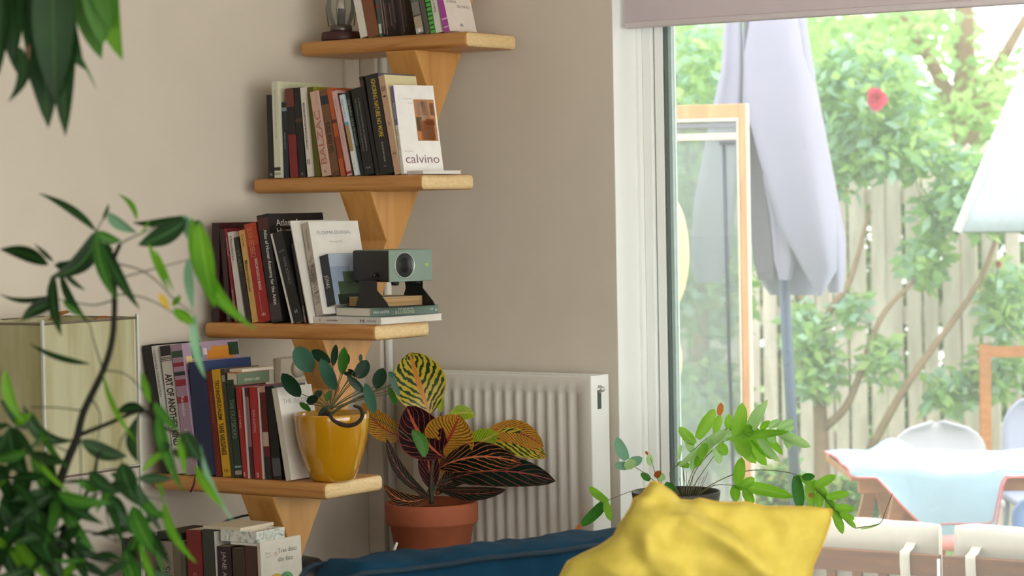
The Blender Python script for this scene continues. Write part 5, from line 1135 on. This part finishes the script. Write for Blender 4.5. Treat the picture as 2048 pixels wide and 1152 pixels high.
def shrub(name, label, cat, base, trunk, boxes, size, n, mats, seed, tr=.05):
    rnd = random.Random(seed); bp_ = dp(*base); t = thing(name, label, cat, (bp_.x, bp_.y, ZG))
    b = MB(); leaf_cloud(b, boxes, size, n, rnd); obj('foliage', b, mats, t)
    b = MB()
    for k, br in enumerate(trunk):
        pts = bez([dp(*q) for q in br], 5); pts[0].z = max(pts[0].z, ZG)
        if k == 0: pts = [V((pts[0].x, pts[0].y, ZG))] + pts
        m_ = len(pts); r0 = tr if k == 0 else tr * .45
        b.tube(pts, [max(.004, r0 * (1 - .6*i/m_)) for i in range(m_)], 7)
    obj('trunk', b, M_bark, t); return t
rose_bush = shrub('climbing_rose', 'rose bush with thick trunk against the pale picket fence', 'rose bush', (1645, 1000, 12.1),
      [[(1645,1040,12.1),(1643,900,12.1),(1636,760,12.1),(1628,680,12.1)], [(1630,690,12.1),(1600,640,12.1),(1585,600,12.1)], [(1630,690,12.1),(1660,620,12.0),(1700,560,12.),(1740,420,12.)], [(1628,700,12.1),(1600,560,12.1),(1640,430,12.1),(1700,330,12.)], [(1645,860,12.1),(1700,800,12.),(1760,640,12.),(1830,560,12)], [(1740,900,12),(1820,760,11.9),(1960,560,11.9),(2020,380,11.9)]],
      [(1720,180,130,110,12.0,.35),(1800,300,110,60,12.,.3),(1850,520,50,60,12.1,.2),(1690,330,50,60,12.1,.25),(1610,660,45,60,12.,.2),(1900,780,60,50,12,.2),(1760,720,40,50,12.,.15),(1960,380,90,90,11.9,.3),(1700,620,30,40,12,.1),(2010,600,50,90,12,.15),(1880,420,50,50,12,.15),(1990,740,60,60,12,.15),(1640,740,50,60,12,.12)], .085, 4600, G_l, 3)
shrub('garden_bush', 'pale green bush rising above fence at the window edge', 'bush', (1400, 1000, 12.0), [[(1400,1040,12.),(1400,800,12.),(1405,500,12.),(1400,200,12.)], [(1405,480,12),(1370,300,12),(1350,150,12)], [(1405,450,12),(1450,300,12),(1470,120,12)]],
      [(1400,140,110,110,12.,.5),(1390,330,100,110,12.1,.3),(1420,560,90,140,12.1,.25),(1400,820,110,120,12.,.3)], .09, 2600, G_l, 4)
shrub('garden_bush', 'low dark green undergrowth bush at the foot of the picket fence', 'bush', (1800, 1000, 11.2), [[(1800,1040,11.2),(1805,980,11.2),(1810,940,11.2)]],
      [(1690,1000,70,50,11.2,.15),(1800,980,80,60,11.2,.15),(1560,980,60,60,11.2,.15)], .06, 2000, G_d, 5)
shrub('garden_tree', 'sunlit tree with pale trunk beyond the fence at upper right', 'tree', (1935, 900, 16), [[(1935,960,16),(1936,500,16),(1930,200,16),(1925,-60,16)], [(1932,300,16),(1990,150,16),(2060,20,16)], [(1930,260,16),(1860,120,16),(1800,20,16)]],
      [(1850,60,120,70,16,.9),(2000,190,110,90,16,.9),(1900,260,110,90,16.3,.8),(1700,60,170,90,16.5,.9),(2040,360,80,90,16.2,.6)], .1, 2300, [G_l[0], G_l[0], G_l[1]], 6, tr=.13)
shrub('garden_tree', 'bright green tree beyond the fence behind the folded parasol', 'tree', (1560, 900, 19.5), [[(1560,860,19.5),(1558,500,19.5),(1550,200,19.5),(1560,-60,19.5)]],
      [(1420,100,190,150,19.5,1.),(1620,200,160,170,19.5,1.),(1760,260,160,120,19.5,.9),(1400,380,150,160,19.5,.9)], .15, 5200, [G_l[0], G_l[1], G_l[0]], 7, tr=.11)
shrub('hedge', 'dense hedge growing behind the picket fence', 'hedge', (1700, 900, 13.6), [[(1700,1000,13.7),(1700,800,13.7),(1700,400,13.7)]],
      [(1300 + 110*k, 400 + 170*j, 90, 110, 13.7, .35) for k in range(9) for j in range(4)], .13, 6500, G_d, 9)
# rose flowers
def rose(label, px, py, r, d, c_):
    c = dp(px, py, d); b = MB(); rr_ = random.Random(int(px))
    for k in range(16):
        a = k * 2.4; t_ = k / 16; ph_ = .35 + 1.0 * t_
        dr_ = (-FW * cos(ph_) + (RT * cos(a) + UP * sin(a)) * sin(ph_)).normalized(); s = r * (.5 + .6*t_)
        b.leaf(c, c + dr_ * s, -FW + dr_*.2, s * 1.1, cup=.6, prof=ovalp, n=5)
    o = obj('rose_flower', b, mat(c_, .6, trans=.4), rose_bush, label=label)
    b = MB(); b.tube([c, c + FW * .04 - UP * .06, c + FW * .1 - UP * .16], .004, 5); obj('stem', b, mat('6a8c4a', .6), o)
rose('large pink rose high in the greenery', 1752, 198, .062, 11.6, 'e2587a')
rose('small faded orange-red rose near the right edge of view', 1996, 528, .02, 11.6, 'c4706c')
# folded parasol
DU = 10.0
pu = thing('folded_parasol', 'closed lavender grey garden parasol leaning slightly on a blue-grey pole', 'parasol', tuple(dp(1604, 1000, DU).xy) + (ZG,))
M_can = mat('9494a8', .85, var=.04, scale=5, bump=.1, bscale=300); M_pole = mat('5a6a84', .4, .3)
def lobe(b, secs, mi=0, n=30):
    """secs: (cx, cy, half width px, half depth m, depth) cross sections of one hanging fold"""
    rows = []
    for (cx, cy, hw, hd, d) in secs:
        c = dp(cx, cy, d); w = hw / FPX * d
        rows.append([c + RT * (w * cos(2*pi*j/n)) + V((FW.x, FW.y, 0)).normalized() * (hd * sin(2*pi*j/n) * (1 + .35 * cos(6*pi*j/n*1.0 + cx*.01))) for j in range(n)])
    b.grid(rows, close=True, mi=mi)
b = MB()
lobe(b, [(1543,-60,40,.05,DU-.04),(1548,45,50,.06,DU-.06),(1548,110,60,.07,DU-.07),(1562,200,74,.08,DU-.08),(1590,330,68,.09,DU-.09),(1615,450,58,.09,DU-.1),(1640,540,34,.06,DU-.1),(1640,592,4,.01,DU-.1)])
lobe(b, [(1565,-60,25,.04,DU),(1585,45,28,.05,DU),(1605,180,30,.05,DU),(1632,330,32,.06,DU),(1662,480,30,.06,DU),(1668,545,22,.05,DU),(1672,585,14,.02,DU)])
lobe(b, [(1468,-60,20,.04,DU+.02),(1466,45,18,.05,DU+.02),(1464,140,22,.05,DU),(1450,260,34,.05,DU),(1430,400,42,.06,DU),(1420,520,40,.05,DU),(1418,565,26,.02,DU)])
lobe(b, [(1520,-60,30,.04,DU+.1),(1520,100,36,.05,DU+.12),(1535,300,48,.06,DU+.14),(1560,480,60,.08,DU+.16),(1585,560,66,.06,DU+.16),(1590,590,50,.03,DU+.16)], mi=0)
lobe(b, [(1545,350,20,.04,DU-.02),(1565,440,24,.05,DU-.02),(1570,520,22,.04,DU-.02),(1570,560,12,.02,DU-.02)])
obj('canopy', b, [M_can], pu)
b = MB(); lobe(b, [(1508,170,6,.03,DU+.04),(1510,260,16,.04,DU+.05),(1520,400,24,.05,DU+.05),(1532,520,26,.05,DU+.05),(1536,560,20,.04,DU+.05)]); obj('canopy_inner_shade', b, mat('6b6c74', .9), pu)  # darker grey fold put in for the shade inside the closed canopy
ptop = dp(1535, -60, DU + .02); pmid = dp(1570, 600, DU + .08); pbot = pmid + (pmid - ptop) * ((ZG + .02 - pmid.z) / (pmid.z - ptop.z))
b = MB(); b.tube([ptop, pmid, pbot], [.02, .022, .024], 16); obj('pole', b, M_pole, pu)
b = MB(); b.lathe([(0, 0), (.1, 0), (.11, .01), (.1, .08), (.05, .08), (.035, .22), (.0, .22)], (pbot.x, pbot.y, ZG), 32); obj('base', b, mat('55585c', .8), pu)
# wooden framed glass door leaf standing open
DD = 9.1
M_fr = ramp_mat('door_wood', [(.3, 'c08a5a'), (.7, 'd8a878')], (8, 8, 1), 4); M_fr2 = mat('d8cdb8', .6)
c_tr = dp(1492, 207, DD); c_br = dp(1521, 1000, DD); 
lx = V((FW.x*-.25 + RT.x*1, FW.y*-.25 + RT.y*1, 0)).normalized(); ly = V((-lx.y, lx.x, 0))
if ly.dot(FW) < 0: ly = -ly
DM = M(((lx.x, ly.x, 0, c_tr.x), (lx.y, ly.y, 0, c_tr.y), (0, 0, 1, ZG), (0, 0, 0, 1))); HD = c_tr.z - ZG
dl_ = thing('glazed_door_leaf', 'open wood-framed glass door leaf standing outside, left of the parasol', 'door leaf', (c_tr.x, c_tr.y, ZG))
WD = .72
b = MB(); b.box((-.028, 0, .0005), (0, .045, HD), .003, mx=DM); b.box((-WD, 0, .0005), (-WD + .05, .045, HD), .003, mx=DM); b.box((-WD, 0, HD - .05), (-.028, .045, HD), .003, mx=DM); b.box((-WD, 0, .0005), (-.028, .045, .12), .003, mx=DM); obj('frame', b, M_fr, dl_)
b = MB(); b.box((-.036, -.004, .12), (-.0285, .03, HD - .05), mx=DM); b.box((-.002, -.005, .0005), (.005, .04, HD), mx=DM); b.box((-WD + .05, -.003, HD - .062), (-.028, .02, HD - .05), mx=DM); b.box((-WD + .05, .0, HD - .13), (-.03, .02, HD - .105), .002, mx=DM); obj('glazing_bead', b, M_fr2, dl_)
b = MB(); b.box((-WD + .05, .004, HD - .085), (-.03, .03, HD - .068), .002, mx=DM); obj('blind_rail', b, mat('7a7c88', .5), dl_)
b = MB(); b.box((-WD + .05, .015, .12), (-.036, .021, HD - .062), mx=DM); obj('pane', b, glass_mat('door_glass', (.82, .87, .86, 1), alpha=(.3, (.42, .5, .5, 1))), dl_)
b = MB(); b.tube([DM @ V((-.085, .008, HD - .15)), DM @ V((-.078, .008, HD - .9)), DM @ V((-.06, .008, .2))], .006, 8); b.box((-.1, -.003, HD - .15), (-.045, .012, HD - .135), .002, mx=DM); obj('lock_rod', b, mat('3f4658', .4, .4), dl_)
for px, py, r, lab in ((1330, 505, .088, 'large round cream disc hanging against the glass door leaf'), (1334, 720, .065, 'smaller round cream disc below, against the glass door leaf')):
    c = dp(px, py, DD - .06); b = MB()
    DX = M(((lx.x, 0, ly.x, c.x), (lx.y, 0, ly.y, c.y), (0, 1, 0, c.z), (0, 0, 0, 1)))
    r2 = r * (1 if r > .08 else .85)
    b.lathe([(0, -.012), (r2*.9, -.012), (r2, -.006), (r2, .006), (r2*.9, .012), (0, .012)], n=48, mx=DX @ M.Diagonal((1, 2.45 if r > .08 else 2.0, 1, 1)) if 0 else DX @ M.Diagonal((1, 2.5 if r > .08 else 2.1, 1, 1)))
    root = thing('hanging_disc', lab, 'disc', c); o = obj('disc', b, mat('dccfa4', .7, var=.03), root)
    b = MB(); b.lathe([(0, -.03), (.012, -.028), (.014, -.012), (0, -.012)], n=14, mx=DX @ M.Translation(V((.022, .01, 0)))); obj('knob', b, mat('a09468', .5), root)
    b = MB(); b.tube([c + V((0, 0, r2*2.4 if r > .08 else r2*2.0)), V((c.x, c.y, (DM.translation.z + HD - .045) if r > .08 else c.z + r2*2.1 + .02))], .0015, 5); obj('cord', b, mat('b0a890', .8), root)
# garden table with a pale blue cloth and a parcel under it
DT = 9.6
zt3 = dp(1880, 925, DT).z
tb = thing('garden_table', 'pine garden table on trestle legs standing under the blue cloth', 'table', tuple(dp(1900, 930, DT).xy) + (ZG,))
M_tw = ramp_mat('table_pine', [(.3, 'ac6630'), (.7, 'c4844a')], (4, 4, 14), 3)
tx = V((RT.x, RT.y, 0)).normalized(); ty = V((-tx.y, tx.x, 0))
if ty.dot(FW) < 0: ty = -ty
o_ = dp(1702, 930, DT - .35); TM = M(((tx.x, ty.x, 0, o_.x), (tx.y, ty.y, 0, o_.y), (0, 0, 1, zt3), (0, 0, 0, 1)))
b = MB(); b.box((0, 0, -.028), (1.15, .75, 0), .004, mx=TM); b.box((.03, .02, -.075), (1.12, .045, -.029), .002, mx=TM); obj('top', b, M_tw, tb)
for xx in (.2, .95):
    for s_, y_ in ((-1, .08), (1, .66)):
        b = MB(); top_ = TM @ V((xx, y_, -.029)); bot_ = TM @ V((xx + (.12 if xx < .5 else .1) * 1, y_ + s_*.0, 0)); bot_.z = ZG + .0005
        b.prism([top_ - tx*.03, top_ + tx*.03, bot_ + tx*.035, bot_ - tx*.035], ty * .04); obj('leg', b, M_tw, tb)
        b = MB(); t2_ = top_ + tx*.0 + ty*.05*s_; b2_ = TM @ V((xx - .16, y_, 0)) + ty*.05*s_; b2_.z = ZG + .0005; b.prism([t2_ - tx*.025, t2_ + tx*.025, b2_ + tx*.03, b2_ - tx*.03], ty * .035); obj('leg', b, M_tw, tb)
M_cl = mat('a9cbe0', .9, var=.05, scale=6, bump=.1, bscale=200)
cl = thing('blue_cloth', 'pale blue cloth with a coral hem draped over the garden table', 'cloth', TM @ V((.5, .3, .0)))
def cloth_pt(u, v):
    """u along the table 0..1, v from back edge 0 over the front edge and down"""
    x = u * 1.12 - .01; yb = .7
    z = .006 + .008 * noise3(u*4, v*3, 1.4, 1) + .004
    lump = .085 * math.exp(-((u - .19)/.085)**2 - ((v - .35)/.22)**2) + .04 * math.exp(-((u - .05)/.05)**2 - ((v-.4)/.3)**2)
    if v < .62:
        y = yb * (1 - v/.62) - .012 * (v/.62); return V((x, y, z + lump))
    t = (v - .62) / .38
    drop = .012 + .235 * max(0, min(1, (u - .07)/.2)) * (1 if u < .455 else max(0, 1 - (u - .455)/.035))
    xx = x + (0 if u > .7 else t * .02)
    return V((xx, -.014 - .015 * t * sin(u*16) - .006, z - .012 * min(1, t*6) - t * drop))
b = MB(); NU, NV = 70, 44
g_ = [[TM @ cloth_pt(i/NU, j/NV) for i in range(NU+1)] for j in range(NV+1)]
b.grid(g_); o = obj('fabric', b, M_cl, cl); md = o.modifiers.new('s', 'SOLIDIFY'); md.thickness = .002
b = MB(); b.tube([p + V((0, 0, -.001)) - ty*.002 for p in g_[-1]], .0035, 6); b.tube([p - ty*.003 for p in g_[-5]][20:50], .0025, 5); b.tube([r[0] for r in g_], .0035, 6); obj('hem', b, mat('e0706c', .8), cl)
# plastic stool beneath, rounded chairs at the right
ps = dp(1918, 1075, DT - .62)
st = thing('plastic_stool', 'coral pink plastic stool in front of the garden table', 'stool', (ps.x, ps.y, ZG))
b = MB(); b.lathe([(0, ps.z - ZG + .0), (.075, ps.z - ZG), (.08, ps.z - ZG - .02), (.078, ps.z - ZG - .04), (0, ps.z-ZG-.03)], (ps.x, ps.y, ZG), 30); obj('seat', b, mat('e08a84', .5), st)
for k in range(4):
    a = k*pi/2 + .5; b = MB(); b.tube([(ps.x + .06*cos(a), ps.y + .06*sin(a), ps.z - .035), (ps.x + .1*cos(a), ps.y + .1*sin(a), ZG + .0005)], [.014, .018], 8); obj('leg', b, mat('e08a84', .5), st)
def shell_chair(px, py, d, label, c_):
    c = dp(px, py, d); root = thing('garden_chair', label, 'chair', (c.x, c.y, ZG)); m_ = mat(c_, .5, var=.02)
    sz = ZG + .44; th_ = c.z
    rows = []
    for i in range(13):
        t_ = i/12; z = sz + (th_ - sz) * t_; hw_ = .2 * (1 if t_ < .6 else math.sqrt(max(.02, 1 - ((t_-.6)/.4)**2.2)))
        rows.append([V((c.x, c.y, 0)) + tx*(hw_*(-1 + 2*j/10)) + ty*(.04*t_ - .05*(1 - (-1+2*j/10)**2)*-1) + V((0, 0, z)) for j in range(11)])
    b = MB(); b.grid(rows); o = obj('backrest', b, m_, root); o.modifiers.new('s', 'SOLIDIFY').thickness = .012
    b = MB(); b.box((-.21, -.3, sz - ZG - .02), (.22, .03, sz - ZG + .01), .008, 3, mx=M(((tx.x, ty.x, 0, c.x), (tx.y, ty.y, 0, c.y), (0, 0, 1, ZG), (0, 0, 0, 1)))); obj('seat', b, m_, root)
    for a_, b_ in ((-.18, -.27), (.18, -.27), (-.19, 0), (.19, 0)):
        p = V((c.x, c.y, 0)) + tx*a_ + ty*b_; b = MB(); b.tube([p + V((0, 0, sz - .015)), p + tx*a_*.15 + V((0, 0, ZG + .0005))], .014, 8); obj('leg', b, m_, root)
shell_chair(2100, 788, DT + 1.2, 'lavender grey shell chair behind the garden table', '9ea4bc')
shell_chair(1880, 848, DT + 1.2, 'pale grey shell chair between table and fence', 'b9bcc4')
shell_chair(2140, 985, DT - .62, 'blue plastic chair before the garden table at the right edge of view', '6a88b4')
# pale blue parasol panel with white edge at the far right
sp = thing('open_parasol', 'pale blue tilted parasol with white edge at the right of the garden', 'parasol', tuple(dp(2160, 700, 11.0).xy) + (ZG,))
P0, P1, P2, P3 = dp(2046, 150, 11.), dp(1914, 464, 11.), dp(2330, 462, 10.6), dp(2160, 130, 10.9)
b = MB(); rows = []
for i in range(9):
    t_ = i/8; a, c = P0.lerp(P1, t_), P3.lerp(P2, t_); rows.append([a.lerp(c, j/8) - FW * (.08 * sin(pi*j/8) * (1)) for j in range(9)])
b.grid(rows); o = obj('canopy', b, mat('c6d2da', .85, trans=.25), sp); o.modifiers.new('s', 'SOLIDIFY').thickness = .003
b = MB(); b.tube([P0 - FW*.006, P1 - FW*.006], .024, 6, flat=.4); obj('edge_band', b, mat('f4f6f6', .6), sp)
b = MB(); b.tube([P1, P2], .004, 6); b.lathe([(0, -.014), (.016, 0), (0, .014)], P1, 10); obj('rib', b, mat('2c3a3c', .5), sp)
pc_ = dp(2160, 420, 10.95); b = MB(); b.tube([P3.lerp(P2, .2), pc_, V((pc_.x, pc_.y, ZG + .0005))], .018, 10); obj('pole', b, mat('c8ccd0', .4), sp)
# wooden arch post far behind on the right
op = dp(1960, 690, 11.7); ar = thing('wooden_frame', 'light timber frame leaning against the picket fence at right', 'frame', (op.x, op.y, ZG))
b = MB(); p = V((op.x, op.y, ZG)); b.prism([p, p + tx*.05, p + tx*.05 + V((0, 0, op.z - ZG)), p + V((0, 0, op.z - ZG))], ty*.04); obj('upright', b, M_tw, ar)
b = MB(); p = V((op.x, op.y, op.z - .06)); b.prism([p + tx*.05, p + tx*.6, p + tx*.6 + V((0, 0, .05)), p + tx*.05 + V((0, 0, .05))], ty*.04); obj('crosspiece', b, M_tw, ar)
b = MB(); p = V((op.x, op.y, ZG)) + tx*.6; b.prism([p, p + tx*.05, p + tx*.05 + V((0, 0, op.z - ZG)), p + V((0, 0, op.z - ZG))], ty*.04); obj('upright', b, M_tw, ar)
# two wooden garden seats with cream cushions, backs toward the window
YB = 1.15
M_teak = ramp_mat('teak', [(.3, '5e3206'), (.6, '7e4a12'), (.8, '905a1a')], (1.5, 14, 14), 3)
M_cu = mat('dcd9cc', .9, var=.02, bump=.1, bscale=300)
def gseat(label, clabel, x0, x1, ztop, strap, endbar):
    z = ztop; root = thing('garden_bench', label, 'seat', ((x0 + x1)/2, YB, ZG))
    b = MB(); b.box((x0, YB, z - .068), (x1, YB + .035, z), .003, 2); obj('top_rail', b, M_teak, root)
    for xx in (x0 + .002, x1 - .045): b = MB(); b.box((xx, YB + .001, ZG + .0005), (xx + .043, YB + .045, z - .0685), .003); obj('leg', b, M_teak, root)
    for xx in (x0 + .002, x1 - .045): b = MB(); b.box((xx, YB + .6, ZG + .0005), (xx + .043, YB + .64, ZG + .36), .003); obj('leg', b, M_teak, root)
    b = MB(); b.box((x0 + .002, YB + .05, ZG + .3), (x1 - .002, YB + .65, ZG + .345), .003); obj('seat_frame', b, M_teak, root)
    b = MB()
    for k in range(int((x1 - x0 - .12) / .09)): xx = x0 + .07 + k*.09; b.box((xx, YB + .008, ZG + .345), (xx + .03, YB + .024, z - .0685))
    obj('back_slats', b, M_teak, root)
    q = thing('seat_cushion', clabel, 'cushion', ((x0 + x1)/2, YB + .1, ZG + .35))
    b = MB(); rows = []
    c0, c1 = x0 + .0, x1 - .035; zt__ = z + .088
    for i in range(25):
        u = i/24; x = c0 + (c1 - c0)*u; e = max(.25, min(1, min(u, 1-u)*14)); r = []
        for j in range(20):
            a = 2*pi*j/20; k = .5; pc2 = abs(cos(a))**k * (1 if cos(a) > 0 else -1); ps2 = abs(sin(a))**k * (1 if sin(a) > 0 else -1)
            h = (zt__ - (ZG + .36))/2; r.append(V((x, YB + .105 + .055*pc2*e + .12*(ps2 < 0)*0, ZG + .36 + h + h*ps2*(.97 + .03*e) + .006*noise3(u*5, j, .5, x0))))
        rows.append(r)
    b.grid(rows, close=True)
    for r in (rows[0], rows[-1]): b.bm.faces.new([b.bm.verts.new(p) for p in r])
    obj('cover', b, M_cu, q, recalc=True)
    b = MB(); sx_ = hy(strap, 1110, YB - .004).x; w_ = .033
    pth = [(YB + .06, z + .03), (YB + .03, z + .012), (YB + .0, z + .006), (YB - .006, z - .004), (YB - .008, z - .04), (YB - .006, z - .075), (YB - .003, z - .082)]
    b.grid([[V((sx_ + .01*i/6, y, zz2)), V((sx_ + w_ + .01*i/6, y, zz2))] for i, (y, zz2) in enumerate(pth)]); o = obj('strap', b, M_cu, q); o.modifiers.new('s', 'SOLIDIFY').thickness = .002
zr = hy(1700, 1100, YB).z
xa = hy(1560, 1090, YB).x; xb = hy(1874, 1104, YB).x; xc = hy(1884, 1106, YB).x; xd = hy(2160, 1120, YB).x
gseat('wooden garden seat with cream cushion behind the yellow cushion', 'cream back cushion tied to first garden seat, beside the fern', xa, xb, zr, 1797, 0)
gseat('second wooden garden seat, at the lower right corner of the view', 'cream back cushion with tie on the second garden seat', xc, xd, zr, 1928, 0)
b = MB(); q = hy(1877, 1110, YB - .03); b.tube([V((q.x, q.y, zr - .005)), V((q.x, q.y, ZG + .0005))], .005, 8); tag(obj('white_pole', b, mat('f0f0f4', .4)), 'thin white pole standing between the two garden seats', 'pole')
